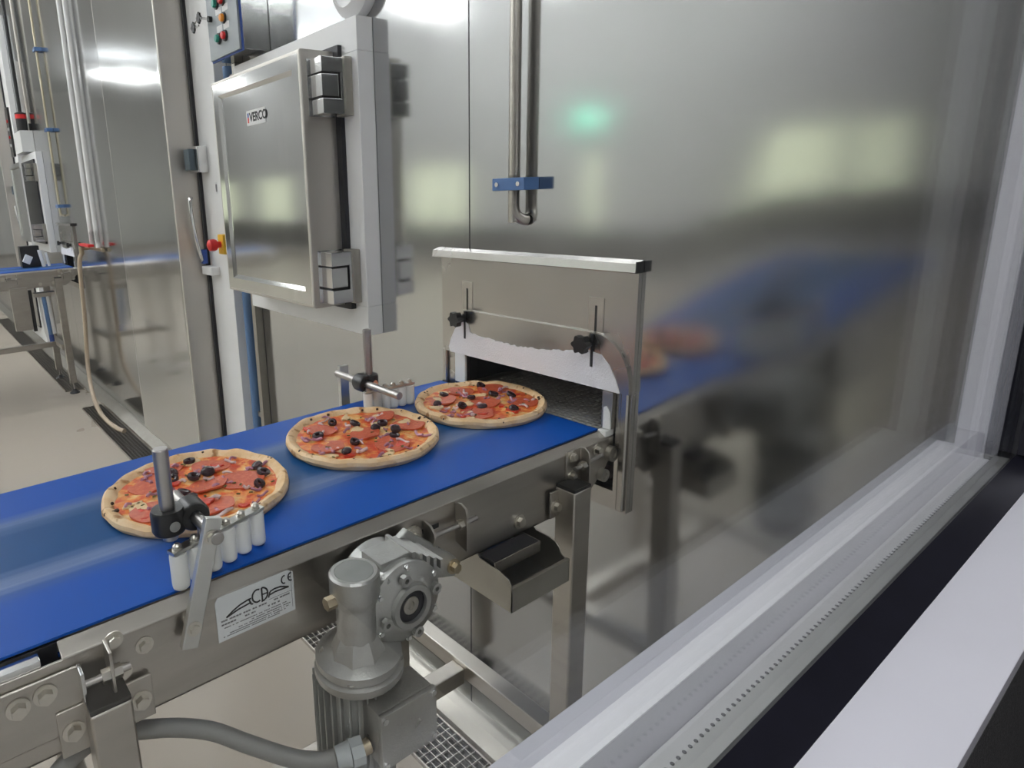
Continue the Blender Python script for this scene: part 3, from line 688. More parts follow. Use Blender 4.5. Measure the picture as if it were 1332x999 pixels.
    for k in range(24):
        a = rnd.uniform(0, 2 * PI); f = rnd.uniform(.885, .985); rr = Rn(a) * f
        z = 1.0 + (.0195 if f < .965 else .016) + .004 * noise.noise(Vector((math.cos(a) * 4, math.sin(a) * 4, seed + 9)))
        n_ = (math.cos(a) * .2, math.sin(a) * .2, 1) if f < .94 else (math.cos(a) * .9, math.sin(a) * .9, .7)
        s_ = rnd.uniform(.0018, .0042); b.lathe((cx + rr * math.cos(a), cy + rr * math.sin(a), z), n_, [(0, -.003), (s_, -.002), (s_ * .9, .0012), (s_ * .5, .0022), (0, .0024)], 10)
    b.build('scorch_marks', 'char', t_)['kind'] = 'stuff'
    return t_
SAL = {1: [(-.065, .064), (-.09, -.039), (.051, .069), (.017, -.002), (.068, -.024), (-.004, -.083), (-.02, .115)], 2: [(.081, .062), (.100, -.019), (-.05, .073), (.006, 0), (-.088, -.012), (.012, -.080)], 3: [(.085, .046), (.005, -.009), (-.062, -.058), (.067, -.067), (-.062, .066), (.02, .085)]}
OLI = {1: [(.025, .108), (.006, .037), (.034, .043), (-.029, -.012), (-.026, -.041), (.112, .008), (.107, -.025), (.081, -.062), (-.018, .081), (-.026, .053)], 2: [(.017, .053), (.062, .017), (.062, -.027), (.037, -.056), (-.04, -.03), (-.077, -.059), (-.014, .09), (-.077, .043), (.036, .006)], 3: [(-.033, .084), (.080, .078), (-.087, .045), (0, .027), (-.056, -.001), (-.029, -.037), (.079, -.02), (.055, .012), (.013, -.089)]}
pizza(.334, .993, .1505, 'nearest pizza, salami and olives, behind the near roller guide', SAL[1], OLI[1], 11)
pizza(.680, 1.010, .1520, 'middle pizza of the three, lying fully clear on the blue belt', SAL[2], OLI[2], 23)
pizza(.995, 1.000, .1460, 'farthest pizza, already sliding under the hood gate', SAL[3], OLI[3], 37)

# ------------------------------------------------------------------ feed hood, gate and mesh belt
def make_hood(label):
    t_ = thing('feed_hood', label, 'hood', (WX, .95, .83))
    x0, x1 = 1.098, 1.1095; ya, yb, za, zb = .690, 1.238, .826, 1.325
    oy0, oy1, oz0, oz1 = .722, 1.166, .866, 1.118
    h = MB(); h.box(x0, x1, ya, oy0, za, zb); h.box(x0, x1, oy1, yb, za, zb); h.box(x0, x1, oy0, oy1, za, oz0); h.box(x0, x1, oy0, oy1, oz1, zb)
    h.build('back_plate', 'hood_steel', t_)
    MB().prism([(WX - .001, 1.331), (WX - .001, 1.325), (1.0865, 1.3170), (1.085, 1.3185), (1.088, 1.3345), (WX - .001, 1.340)], 'y', ya, yb + .022).build('rain_lip', 'hood_steel', t_)
    B(1.0855, WX - .001, ya - .0025, ya - .0002, 1.317, 1.338).build('lip_end', 'black_plastic', t_)
    # sliding gate with rounded shoulders
    def shoulder(y0, y1, z0, z1):
        o_ = [(y0, z0)]
        for i in range(9):
            a = PI / 2 * i / 8; o_.append((y0 + .085 * (1 - math.cos(a)), z1 - .10 * (1 - math.sin(a))))
        for i in range(9):
            a = PI / 2 * (1 - i / 8); o_.append((y1 - .085 * (1 - math.cos(a)), z1 - .10 * (1 - math.sin(a))))
        return o_ + [(y1, z0)]
    MB().prism(shoulder(.693, 1.222, 1.080, 1.192), 'x', 1.090, 1.0978).build('sliding_gate', 'hood_steel', t_)
    # frost on the lower half of the gate, ragged upper edge
    up = [(.712, 1.080), (.722, 1.105), (.738, 1.133), (.756, 1.150), (.790, 1.1545), (.805, 1.152)]
    rnd = random.Random(5); yv = .81
    while yv < 1.13:
        f = (yv - .81) / .32; zc = 1.148 - .022 * math.sin(f * PI * .75) + .0 * f + (0.008 * f)
        up.append((yv, zc + rnd.uniform(-.0022, .0022))); yv += .0065
    up += [(1.135, 1.158), (1.150, 1.166), (1.165, 1.162), (1.180, 1.142), (1.196, 1.115), (1.204, 1.092), (1.200, 1.080)]
    fr_ = MB().prism(up, 'x', 1.0878, 1.0900).build('frost_layer', 'frost', t_); fr_['label'] = 'white frosted lower half of the gate with a ragged upper edge'
    for yk, zk in ((1.145, 1.172), (.778, 1.170)):
        B(1.0966, 1.0979, yk - .017, yk + .017, 1.193, 1.262).build('slide_plate', 'frame_steel', t_)
        MB().box(1.0956, 1.0967, yk - .0022, yk + .0022, 1.193, 1.246).box(1.0868, 1.0879, yk - .0030, yk + .0030, 1.122, 1.19).build('slot', 'ink', t_)
        kb = MB(); n = 14; outl = []
        for i in range(n * 2):
            a = 2 * PI * i / (n * 2); r = .0172 * (1 + .16 * math.cos(6 * a)); outl.append((yk + .010 + r * math.cos(a), zk + r * math.sin(a)))
        kb.prism(outl, 'x', 1.0580, 1.0740); kb.cyl((1.074, yk + .010, zk), (1.0874, yk + .010, zk), .010); kb.cyl((1.0575, yk + .01, zk), (1.0580, yk + .01, zk), .011)
        kb.build('star_knob', 'black_plastic', t_, bev=.0015)
    # edge strips at both sides of the opening
    for q0, q1, s in ((.694, .710, 1), (1.217, 1.233, -1)):
        MB().prism([(q0, .830), (q1, .830), (q1, 1.083), (q0, 1.083)], 'x', 1.0905, 1.0978).build('edge_strip', 'hood_steel', t_, bev=.003)
    B(1.086, 1.0985, .724, .748, 1.002, 1.079, bev=.001).build('seal_block', 'dull_steel', t_)
    MB().prism([(.7245, 1.002), (.742, 1.002), (.742, 1.046), (.736, 1.049), (.728, 1.038)], 'x', 1.0835, 1.0858).build('wiper', 'pom', t_)
    B(1.092, 1.0985, 1.150, 1.186, 1.004, 1.079, bev=.001).build('wiper', 'pom', t_)
    rs = MB()
    rnd = random.Random(2)
    for k in range(9):
        y = .732 + rnd.uniform(0, .05); z = .874 + rnd.uniform(0, .02); r = rnd.uniform(.008, .016); rs.lathe((1.113 + rnd.uniform(0, .03), y, z), (rnd.uniform(-.3, .3), rnd.uniform(-.3, .3), 1), [(0, -r), (r * .8, -r * .6), (r, 0), (r * .7, r * .7), (0, r)], 10)
    rs.build('dough_residue', 'residue', t_)['kind'] = 'stuff'
    return t_
HOOD = make_hood('near steel feed hood with black star knobs over the conveyor end')
def make_mesh(label):
    t_ = thing('mesh_belt', label, 'conveyor', (1.25, .955, .98))
    b = MB(); x = 1.104
    while x < 1.90: b.cyl((x, .752, .990), (x, 1.160, .990), .0022, n=6, caps=False); x += .0135
    y = .762; k = 0
    while y < 1.155: b.box(1.10, 1.90, y - .0012, y + .0012, .986, .9945); y += .017
    b.build('wire_mesh', 'mesh_wire', t_, smooth=False)['kind'] = 'stuff'
    for y in (.749, 1.158): B(1.1015, 1.90, y, y + .006, .975, 1.002).build('side_chain', 'dull_steel', t_)
    C((1.112, .757, .975), (1.112, 1.157, .975), .008).build('turn_roller', 'rod_steel', t_)
    return t_
make_mesh('steel wire mesh belt in the dark tunnel beyond the near hood gate')

# ------------------------------------------------------------------ inspection hatch and freezer door
def make_hinge(parent, y_post, y_leaf, z0, z1, xf=.957, xb=1.0565):
    hg = MB(); h = z1 - z0; t1 = .27 * h
    hg.box(xf + .006, xb, y_post, y_leaf, z1 - t1, z1, bev=.002); hg.box(xf + .006, xb, y_post, y_leaf, z0, z0 + t1, bev=.002); hg.box(1.022, xb, y_post, y_leaf, z0 + t1 - .004, z1 - t1 + .004, bev=.002)
    hg = hg.build('hinge', 'chrome', parent)
    B(xf + .006, 1.016, y_post + .002, y_leaf, z0 + t1 + .006, z1 - t1 - .004, bev=.002).build('knuckle', 'chrome', hg)
    B(xf + .010, 1.0215, y_post + .012, y_leaf - .004, z0 + t1 - .002, z1 - t1 + .002).build('recess', 'ink', hg)
    B(1.032, xb + .0004, y_post - .006, y_leaf - .02, z0 - .004, z1 + .004, bev=.003).build('backing_plate', 'dull_steel', hg)
    B(xf, 1.040, y_leaf - .001, y_leaf + .0035, z0 - .002, z1 + .002, bev=.001).build('leaf_plate', 'chrome', hg)
    return hg
def panel_leaf(parent, xf, xb, y0, y1, z0, z1, bord, name='leaf', dep=.008):
    """insulated leaf: raised border round a slightly sunken face"""
    bm = MB(); v = bm.bm.verts
    def rect(x, i, r=0): return [v.new((x, y0 + i, z0 + i)), v.new((x, y1 - i, z0 + i)), v.new((x, y1 - i, z1 - i)), v.new((x, y0 + i, z1 - i))]
    L = [rect(xb, 0), rect(xf + .010, 0), rect(xf + .003, .003), rect(xf, .010), rect(xf, bord - .012), rect(xf + dep, bord)]
    for a, b in zip(L[3:], L[4:]):
        for i in range(4): bm.bm.faces.new((a[i], a[(i + 1) % 4], b[(i + 1) % 4], b[i]))
    bm.bm.faces.new(L[-1]); lf_ = bm.build(name, 'door_steel', parent, smooth=False)
    e = MB(); w_ = .0015
    e.box(xf + .0101, xb, y0, y0 + w_, z0, z1); e.box(xf + .0101, xb, y1 - w_, y1, z0, z1); e.box(xf + .0101, xb, y0, y1, z0, z0 + w_); e.box(xf + .0101, xb, y0, y1, z1 - w_, z1); e.box(xb - .002, xb, y0, y1, z0, z1)
    q = e.bm.verts
    def rq(x, i): return [q.new((x, y0 + i, z0 + i)), q.new((x, y1 - i, z0 + i)), q.new((x, y1 - i, z1 - i)), q.new((x, y0 + i, z1 - i))]
    K = [rq(xf + .0101, 0), rq(xf + .004, .0002), rq(xf + .0018, .0012), rq(xf + .0005, .003), rq(xf, .005), rq(xf, .010)]
    for a, b in zip(K, K[1:]):
        for i in range(4): e.bm.faces.new((a[i], a[(i + 1) % 4], b[(i + 1) % 4], b[i]))
    e.build('edge', 'edge_steel', lf_, smooth=False); return lf_
def make_hatch(label):
    t_ = thing('inspection_hatch', label, 'hatch', (WX, 1.90, 1.076), 'white framed inspection hatches on the steel wall')
    y0, y1, z0, z1 = 1.514, 2.286, 1.076, 1.932
    f = MB(); w = .085
    f.box(1.057, WX - .0005, y0, y1, z0, z0 + w); f.box(1.057, WX - .0005, y0, y1, z1 - w, z1); f.box(1.057, WX - .0005, y0, y0 + w, z0 + w, z1 - w); f.box(1.057, WX - .0005, y1 - w, y1, z0 + w, z1 - w)
    f.build('hatch_frame', 'white_paint', t_, bev=.002)
    g = MB(); gy0, gy1, gz0, gz1 = 1.588, 2.236, 1.148, 1.872
    g.box(1.0435, 1.0569, gy0, gy1, gz0, gz1); g.build('gasket', 'gasket', t_)
    lf = panel_leaf(t_, .938, 1.0432, 1.613, 2.214, 1.160, 1.859, .058)
    hn1 = make_hinge(t_, 1.546, 1.611, 1.690, 1.832); make_hinge(t_, 1.546, 1.611, 1.176, 1.322)
    B(1.040, 1.0568, 1.572, 1.588, 1.150, 1.176).build('stop_block', 'black_rubber', t_)
    return t_, lf
HATCH, LEAF = make_hatch('near white framed inspection hatch with stainless door beside the hood')
pl = B(.9445, .9459, 1.846, 1.974, 1.698, 1.742).build('badge', 'label_white', LEAF); pl['label'] = 'small white badge with dark bold lettering'
glyphs('VERCO', .036, 'ink', pl, (.9443, 1.952, 1.7095), (0, -1, 0), (0, 0, 1), 'lettering', .0012)
MB().box(.9441, .9446, 1.957, 1.966, 1.706, 1.722).build('red_mark', 'red', pl); MB().box(.9441, .9446, 1.957, 1.966, 1.722, 1.735).build('blue_mark', 'seal_blue', pl)

def make_door(label):
    t_ = thing('freezer_door', label, 'door', (WX, 3.1, 0), 'insulated freezer doors in the steel wall')
    y0, y1 = 2.458, 3.80
    f = MB(); f.box(1.057, WX - .0005, y0, 2.76, .10, 3.2); f.box(1.057, WX - .0005, 3.50, y1, .10, 3.2); f.box(1.057, WX - .0005, 2.76, 3.50, 2.82, 3.2); f.box(1.057, WX - .0005, 2.76, 3.50, .10, .30)
    f.build('door_frame', 'white_paint', t_, bev=.002)
    B(1.0435, 1.0569, 2.672, 3.575, .235, 2.87).build('gasket', 'gasket', t_)
    lf = panel_leaf(t_, .934, 1.0432, 2.690, 3.555, .255, 2.85, .030, dep=.0003)
    # latch block, lever handle, lower catch
    lt = MB(); lt.box(1.012, 1.0568, 2.590, 2.700, 1.585, 1.688, bev=.006); lt = lt.build('latch', 'chrome', t_)
    B(.985, 1.012, 2.610, 2.668, 1.595, 1.678, bev=.006).build('latch_cover', 'panel_dark', lt)
    ln = MB().tube([(1.000, 2.668, 1.485), (.990, 2.660, 1.478), (.992, 2.660, 1.40), (1.004, 2.660, 1.30), (1.018, 2.664, 1.235), (1.022, 2.688, 1.228)], .0075, 10, 4).build('lever_handle', 'chrome', t_)
    ct = B(1.018, 1.0568, 2.575, 2.676, 1.172, 1.206, bev=.003).build('catch', 'white_paint', t_)
    B(1.020, 1.0434, 2.660, 2.688, 1.215, 1.275, bev=.004).build('reflection_block', 'seal_blue', t_)  # blue block standing in for the coloured reflection beside the lever
    return t_
DOOR = make_door('near tall stainless freezer door with black seal and white frame')
t_ = thing('wall_sticker', 'small pale sticker on the white door frame above the red stop button', 'sticker', (1.057, 2.53, 1.50))
B(1.0560, 1.0568, 2.521, 2.541, 1.500, 1.545).build('sheet', 'paper', t_); MB().box(1.0556, 1.0561, 2.524, 2.538, 1.508, 1.537).build('print', 'ink_grey', t_)
# emergency stop
t_ = thing('emergency_stop', 'red mushroom stop button on a yellow box, left of the near hatch', 'button', (1.056, 2.475, 1.265))
B(1.030, 1.0568, 2.452, 2.505, 1.264, 1.342, bev=.004).build('box', 'yellow', t_)
MB().lathe((1.030, 2.482, 1.303), (-1, 0, 0), [(.013, 0), (.013, .014), (.021, .018), (.024, .028), (.022, .046), (.012, .052), (0, .053)], 24).build('mushroom', 'red', t_)
# blue conduit beside the door frame
t_ = thing('cable_conduit', 'blue vertical cable conduit between the door frame and the near hatch', 'conduit', (1.09, 2.385, 0))
C((1.085, 2.392, .05), (1.085, 2.392, 1.951), .020).build('tube', 'blue_conduit', t_)
for z in (.6, 1.35, 1.9): B(1.080, WX - .0005, 2.345, 2.372, z, z + .02).build('bracket', 'frame_steel', t_)
t_ = thing('cable_trunking', 'slim grey vertical trunking just right of the blue conduit', 'trunking', (1.09, 2.335, 0))
B(1.078, WX - .0005, 2.315, 2.343, .05, 1.951).build('cover', 'dull_steel', t_)

# ------------------------------------------------------------------ control box with buttons and keys
t_ = thing('control_box', 'stainless control box with coloured buttons above the near hatch', 'box', (1.06, 2.2, 1.955))
B(1.012, WX - .0005, 2.094, 2.335, 1.952, 2.42).build('housing', 'door_steel', t_, bev=.002)
B(1.0055, 1.012, 2.089, 2.340, 1.947, 2.425).build('seal', 'seal_blue', t_, bev=.001)
fp = B(.998, 1.0055, 2.094, 2.335, 1.952, 2.42).build('front_panel', 'panel_grey', t_, bev=.001)
for z, cs in ((2.010, ('green', 'red')), (2.064, (None, 'orange')), (2.118, ('green', 'red')), (2.172, ('red', 'green')), (2.226, ('orange', 'red'))):
    for y, c in zip((2.246, 2.194), cs):
        if c is None: continue
        b = MB(); b.ring((.998, y, z), (-1, 0, 0), .0175, .0125, .006, 20); b = b.build('bezel', 'black_plastic', fp)
        MB().lathe((.998, y, z), (-1, 0, 0), [(.0125, 0), (.0125, .012), (.010, .016), (0, .017)], 20).build('push_button', c, fp)
    for y in (2.238, 2.182):
        B(.9972, .998, y - .022, y + .022, z + .020, z + .040).build('button_label', 'label_white', fp)
kl = MB().cyl((.998, 2.30, 2.082), (.985, 2.30, 2.082), .010, n=16).build('lock', 'black_plastic', fp)
t_ = thing('key_ring', 'two black tagged keys hanging from the lock of the control box', 'keys', (.984, 2.31, 2.06))
kb = MB(); kb.box(.958, .985, 2.298, 2.302, 2.078, 2.086); kb.build('shank', 'chrome', t_)
for y, z in ((2.338, 2.092), (2.394, 2.072)):
    kk = MB(); kk.ring((.972, y, z - .0), (-1, 0, 0), .019, .006, .007, 4); kk.box(.966, .971, y - .013, y + .013, z - .014, z + .014); kk.build('key_tag', 'black_plastic', t_)
MB().tube([(.969, 2.300, 2.082), (.969, 2.32, 2.084), (.969, 2.338, 2.090), (.969, 2.366, 2.086), (.969, 2.394, 2.072)], .0022, 8, 3).build('ring', 'chrome', t_)
MB().box(.967, .971, 2.345, 2.375, 2.066, 2.072).build('key', 'chrome', t_)
# round grey sounder above the hatch
t_ = thing('alarm_horn', 'round light grey horn on the steel wall above the near hatch', 'horn', (WX, 1.575, 1.99))
MB().lathe((WX - .0005, 1.565, 2.022), (-1, 0, 0), [(0, 0), (.086, 0), (.088, .006), (.086, .030), (.072, .046), (.060, .052), (.058, .046), (.030, .040), (0, .040)], 36).build('bell', 'white_paint', t_)

# ------------------------------------------------------------------ pipes on the wall
def clamp_block(parent, yc, z, n=1):
    b = B(1.062, WX - .0005, yc - .045 * n, yc + .045, z - .013, z + .013, bev=.002).build('pipe_clamp', 'blue_plastic', parent)
    MB().cyl((1.062, yc + .030, z), (1.059, yc + .030, z), .005, n=12).build('screw', 'chrome', b)
    MB().cyl((1.062, yc - .030, z), (1.059, yc - .030, z), .005, n=12).build('screw', 'chrome', b)
def drop_pipe(y, label, mat, r, clamps, zb, bend=True, ztop=HALL_Z - .001):
    t_ = thing('drop_pipe', label, 'pipe', (1.082, y, zb), 'pipes coming down the steel wall')
    pts = [(1.082, y, ztop), (1.082, y, zb + .30), (1.082, y, zb + .09), (1.082, y, zb + .06)]
    if bend: pts += [(1.082, y, zb + .025), (1.0845, y - .004, zb + .008), (1.096, y - .010, zb - .002), (1.1085, y - .014, zb - .004)]
    MB().tube(pts, r, 14, 4).build('tube', mat, t_)
    for z in clamps: clamp_block(t_, y, z)
    return t_
drop_pipe(.985, 'stainless pipe with blue clamp coming down above the hood', 'frame_steel', .0125, (1.487, 3.0), 1.415)
drop_pipe(5.80, 'thin yellowish steel pipe with three blue clamps in the distance', 'warm_steel', .009, (2.63, 2.05, 1.47), 1.40)
drop_pipe(4.87, 'white plastic pipe, left one of the white pair past the big door', 'white_paint', .0155, (), 1.205, False)
drop_pipe(4.71, 'white plastic pipe, right one of the white pair past the big door', 'white_paint', .0155, (), 1.21, False)
drop_pipe(6.55, 'slender grey pipe ending at the distant beige control box', 'frame_steel', .012, (), 2.14, False)

# ------------------------------------------------------------------ gear motor under the near conveyor
t_ = thing('gear_motor', 'cast aluminium gear motor hanging from the near conveyor side', 'motor', (.43, .665, .62))
gx, gz = .486, .925
gh = MB()
gh.cyl((gx, .638, gz), (gx, .715, gz), .060, n=48); gh.box(.425, .545, .650, .712, gz - .052, gz + .050, bev=.012)
gh = gh.build('gear_housing', 'cast', t_)
fl = MB().lathe((gx, .638, gz), (0, -1, 0), [(.060, -.004), (.060, .006), (.054, .010), (.046, .012), (.040, .016), (.034, .016), (.032, .022), (.024, .022), (.0235, .010), (0, .010)], 48).build('side_cover', 'cast', gh)
MB().ring((gx, .6275, gz), (0, -1, 0), .0235, .0135, .006, 32).build('shaft_seal', 'black_rubber', fl)
MB().lathe((gx, .6278, gz), (0, -1, 0), [(.0135, 0), (.0132, .007), (.006, .007), (.005, .004), (0, .004)], 24).build('shaft_end', 'dull_steel', fl)
for k in range(4):
    a = .22 + k * PI / 2; p_ = (gx + .0445 * math.cos(a), .624, gz + .0445 * math.sin(a))
    MB().ring(p_, (0, -1, 0), .0085, .0038, .008, 8).build('lug', 'cast', fl)
for k in range(6):
    a = PI / 6 + k * PI / 3; MB().hexbolt((gx + .0545 * math.cos(a), .629, gz + .0545 * math.sin(a)), (0, -1, 0), .0036, .004).build('screw', 'chrome', fl)
ta = MB()
ta.prism([(.500, .960), (.545, .985), (.640, .905), (.652, .885), (.640, .868), (.60, .880), (.545, .880)], 'y', .700, .712)
ta = ta.build('torque_arm', 'cast', t_, bev=.002)
for k in range(5): B(.505 + k * .013, .511 + k * .013, .640, .704, .972 - k * .007, .990 - k * .008, bev=.001).build('fin', 'cast', ta)
b = MB(); b.hexbolt((.636, .700, .888), (0, -1, 0), .0088, .012); b.build('bolt', 'brass', ta)
B(.455, .512, .646, .694, .968, .988, bev=.003).build('inspection_cover', 'cast', gh)
wt = MB(); wt.lathe((.412, .647, .866), (0, 0, 1), [(0, 0), (.030, 0), (.030, .012), (.027, .02), (.027, .082), (.031, .090), (.034, .10), (.034, .128), (.031, .1305), (.0265, .1305), (.0265, .1285), (0, .1285)], 36)
wt.cyl((.412, .647, .868), (.412, .647, .884), .041, .036, n=8); wt.cyl((.412, .647, .884), (.412, .647, .902), .036, .028, n=8)
wt = wt.build('worm_tube', 'cast', t_); MB().cyl((.412, .647, .995), (.412, .647, .9965), .026, n=32).build('end_cap', 'cast_dark', wt)
MB().cyl((.380, .647, .965), (.366, .647, .965), .009, n=6).build('oil_plug', 'brass', wt)
af = MB().lathe((.418, .655, .838), (0, 0, 1), [(0, 0), (.060, 0), (.062, .003), (.062, .012), (.056, .015), (.056, .018), (.060, .021), (.060, .030), (.050, .036), (.036, .042), (0, .042)], 40).build('adapter_flange', 'cast', t_)
for k in range(4):
    a = PI / 4 + k * PI / 2; MB().hexbolt((.418 + .054 * math.cos(a), .655 + .054 * math.sin(a), .859), (0, 0, 1), .005, .008).build('bolt', 'chrome', af)
mc = (.414, .668)
mb = MB().lathe((mc[0], mc[1], .628), (0, 0, 1), [(0, 0), (.042, 0), (.047, .006), (.047, .200), (.050, .208), (0, .210)], 32).build('motor_body', 'cast_dark', t_)
fn = MB()
for k in range(28):
    a = 2 * PI * k / 28
    if -1.5 < math.atan2(math.sin(a + .9), math.cos(a + .9)) < .35 and False: continue
    fn.box(mc[0] + .044, mc[0] + .0565, mc[1] - .0011, mc[1] + .0011, .645, .832, rot=Matrix.Rotation(a, 3, 'Z'), piv=Vector((mc[0], mc[1], .74)))
fn.build('cooling_fins', 'cast_dark', mb, smooth=False)
MB().lathe((mc[0], mc[1], .585), (0, 0, 1), [(0, 0), (.050, 0), (.056, .006), (.058, .045), (.055, .048), (0, .048)], 32).build('fan_cowl', 'black_plastic', mb)
tb = MB(); tb.box(.400, .492, .588, .636, .736, .818, bev=.004); tb.box(.405, .487, .634, .664, .742, .812)
tb = tb.build('terminal_box', 'cast', t_); B(.3985, .4935, .579, .5875, .7345, .8195, bev=.003).build('lid', 'cast', tb)
for q in ((.405, .742), (.487, .742), (.405, .812), (.487, .812)): MB().cyl((q[0], .579, q[1]), (q[0], .5765, q[1]), .0042, n=10).build('screw', 'chrome', tb)
gd = MB(); gd.cyl((.3985, .610, .756), (.388, .611, .755), .0105, n=16); gd.build('gland_nipple', 'brass', tb)
# cable and gland
t_ = thing('power_cable', 'thick grey power cable running left from the gear motor', 'cable', (.30, .68, .74))
MB().tube([(.352, .625, .752), (.335, .632, .752), (.305, .655, .757), (.262, .690, .778), (.225, .722, .797), (.185, .741, .812), (.148, .748, .826), (.105, .748, .846), (.075, .742, .848), (.045, .735, .836), (.00, .728, .80), (-.06, .72, .74), (-.14, .72, .62)], .0115, 16, 5).build('sheath', 'cable_grey', t_)
gg = MB(); gg.cyl((.388, .611, .755), (.372, .616, .754), .0185, n=8); gg.cyl((.372, .616, .754), (.354, .623, .7525), .0165, .0135, n=20)
gg.build('gland', 'gland_grey', t_)

# ------------------------------------------------------------------ scraper tray under the conveyor end
t_ = thing('drip_tray', 'open stainless drip tray hung under the near conveyor beside the leg', 'tray', (.79, .69, .79))
x0, x1, y0, yk, zb = .716, .864, .646, .790, .794
side = [(y0, zb), (yk, zb), (yk, .8675), (.727, .8675), (.722, .862), (.672, .858), (.656, .853), (.648, .843), (y0, .832)]
sr = [(y0, zb), (yk, zb), (yk, .8675), (.727, .8675), (.722, .862), (.690, .861), (.676, .858), (.668, .850), (.664, .840), (.655, .836), (y0, .836)]
MB().prism(side, 'x', x0, x0 + .002).build('side_plate', 'dull_steel', t_); MB().prism(sr, 'x', x1 - .002, x1).build('side_plate', 'dull_steel', t_)
b = MB(); b.box(x0, x1, y0, y0 + .002, zb, .836); b.box(x0, x1, y0 - .0004, y0 + .006, .8355, .838); b.box(x0 + .002, x1 - .002, y0 + .002, yk, zb, zb + .002)
b.box(x0 + .002, x1 - .002, yk - .002, yk, zb, .8675); b.build('pan', 'dull_steel', t_)
b = MB(); b.box(x0 + .0025, .832, .686, .688, .846, .8665); b.box(x0 + .0025, .832, .688, .785, .846, .848); b.box(.831, .833, .686, .785, .846, .8665)
b.build('deflector', 'frame_steel', t_)
B(x0 + .004, .8305, .6885, .7225, .848, .8672).build('rubber_scraper', 'gasket', t_)

# ------------------------------------------------------------------ the far freezer line
CV2 = copy_tree(CONV, None, (0, DY, 0)); CV2['label'] = 'distant conveyor with blue belt entering the wall, far left'
for ch in list(CV2.children):
    if ch.name.startswith('maker_plate'):
        for g_ in list(ch.children): bpy.data.objects.remove(g_)
        bpy.data.objects.remove(ch)
HT2 = copy_tree(HATCH, None, (0, DY, 0)); HT2['label'] = 'distant white framed inspection hatch above the far conveyor'
for ch in list(HT2.children):
    if ch.name.startswith('leaf'):
        for g_ in list(ch.children):
            for h_ in list(g_.children): bpy.data.objects.remove(h_)
            bpy.data.objects.remove(g_)
DR2 = copy_tree(DOOR, None, (0, DY, 0)); DR2['label'] = 'distant tall freezer door past the far hatch, at the left edge'
HD2 = copy_tree(HOOD, None, (0, DY, 0)); HD2['label'] = 'distant feed hood at the end of the far conveyor'
t_ = thing('signal_box', 'beige wall box with a dark button face above the distant hatch', 'box', (1.05, 6.95, 1.93))
B(1.005, WX - .0005, 6.62, 7.02, 1.945, 2.125).build('housing', 'hall_wall', t_, bev=.002)
B(.985, 1.0045, 7.0, 7.14, 1.93, 2.36, bev=.002).build('button_face', 'black_plastic', t_)
for i, z in enumerate((2.03, 2.10, 2.17, 2.24)): MB().cyl((.985, 7.04, z), (.975, 7.04, z), .014, n=12).build('push_button', ('label_white', 'red', 'label_white', 'red')[i], t_)
t_ = thing('signal_beacon', 'black beacon with a red band standing on the distant beige box', 'beacon', (1.06, 6.80, 2.126))
MB().lathe((1.06, 6.80, 2.126), (0, 0, 1), [(0, 0), (.045, 0), (.045, .11), (.046, .112), (0, .112)], 24).build('base', 'black_plastic', t_)
MB().cyl((1.06, 6.80, 2.238), (1.06, 6.80, 2.275), .046, n=24).build('red_lens', 'red', t_)
MB().lathe((1.06, 6.80, 2.275), (0, 0, 1), [(.047, 0), (.047, .012), (.02, .022), (0, .022)], 24).build('cap', 'black_plastic', t_)
C((1.06, 6.80, 2.295), (1.06, 6.80, HALL_Z - .001), .016, n=12).build('riser', 'black_plastic', t_)
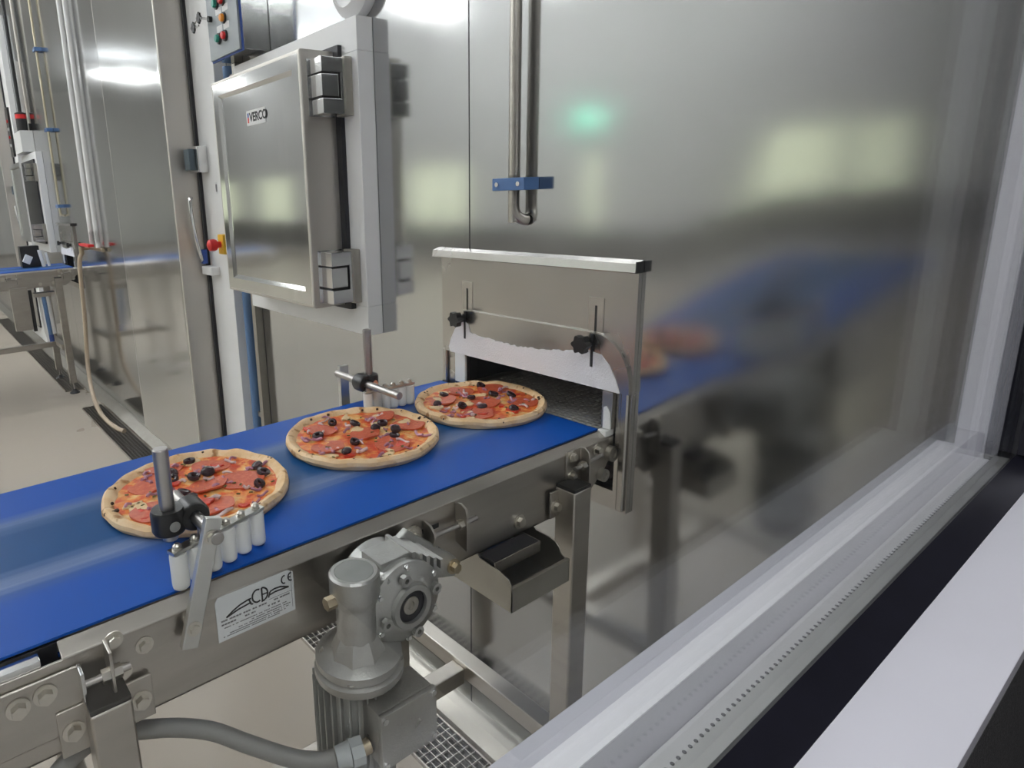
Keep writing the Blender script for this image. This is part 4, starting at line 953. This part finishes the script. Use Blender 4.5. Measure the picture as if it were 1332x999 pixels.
# hose with valve
t_ = thing('water_hose', 'beige hose hanging from the tap and looping to the floor', 'hose', (1.0, 4.95, .0))
MB().tube([(1.03, 4.985, 1.14), (1.012, 5.00, 1.09), (1.005, 5.02, .95), (1.0, 5.04, .70), (.99, 5.10, .40), (.975, 5.06, .22), (.955, 4.90, .10), (.945, 4.72, .045), (.95, 4.52, .022), (.965, 4.34, .020), (.985, 4.26, .020)], .015, 12, 6).build('hose_line', 'hose_beige', t_)
t_ = thing('water_tap', 'brass tap with a red lever on the distant wall', 'tap', (1.07, 4.98, 1.17))
C((1.109, 4.98, 1.175), (1.03, 4.98, 1.175), .014).build('body', 'brass', t_); C((1.03, 4.985, 1.19), (1.03, 4.985, 1.135), .016).build('spout', 'brass', t_)
B(1.02, 1.06, 4.72, 5.00, 1.195, 1.212, bev=.003).build('lever', 'red', t_)
C((1.09, 4.98, 1.175), (1.09, 4.62, 1.175), .013).build('supply_pipe', 'brass', t_)
# gear motor of the far conveyor, shrouded, and a pneumatic cylinder
t_ = thing('motor_shroud', 'stainless motor shroud hanging below the distant conveyor', 'cover', (.66, 5.52, .56))
b = MB(); b.box(.600, .720, 5.505, 5.545, .560, .885); b.build('cover', 'frame_steel', t_, bev=.002); B(.721, .745, 5.506, 5.545, .545, .86).build('side_plate', 'black_plastic', t_)
t_ = thing('air_cylinder', 'white and blue air cylinder slung under the distant conveyor', 'cylinder', (.83, 5.66, .5))
C((.830, 5.56, .80), (.840, 5.56, .50), .042).build('barrel', 'white_paint', t_)
C((.824, 5.528, .799), (.834, 5.528, .501), .017).build('stripe', 'blue_conduit', t_)
C((.840, 5.56, .50), (.842, 5.56, .44), .018).build('rod', 'seal_blue', t_)
B(.76, .91, 5.515, 5.60, .80, .83).build('head_plate', 'frame_steel', t_)
t_ = thing('label_printer', 'black unit with a white box on the distant conveyor belt', 'machine', (.86, 5.90, 1.0))
B(.76, .90, 5.88, 5.98, 1.001, 1.17, bev=.006).build('housing', 'black_plastic', t_)
B(.775, .83, 5.845, 5.879, 1.035, 1.10, bev=.004, rot=Matrix.Rotation(.5, 3, 'Y')).build('white_box', 'white_paint', t_)
C((.915, 5.87, 1.001), (.895, 5.87, 1.135), .014).build('post', 'white_paint', t_)
C((.955, 5.87, 1.001), (.94, 5.87, 1.11), .011).build('post', 'white_paint', t_)
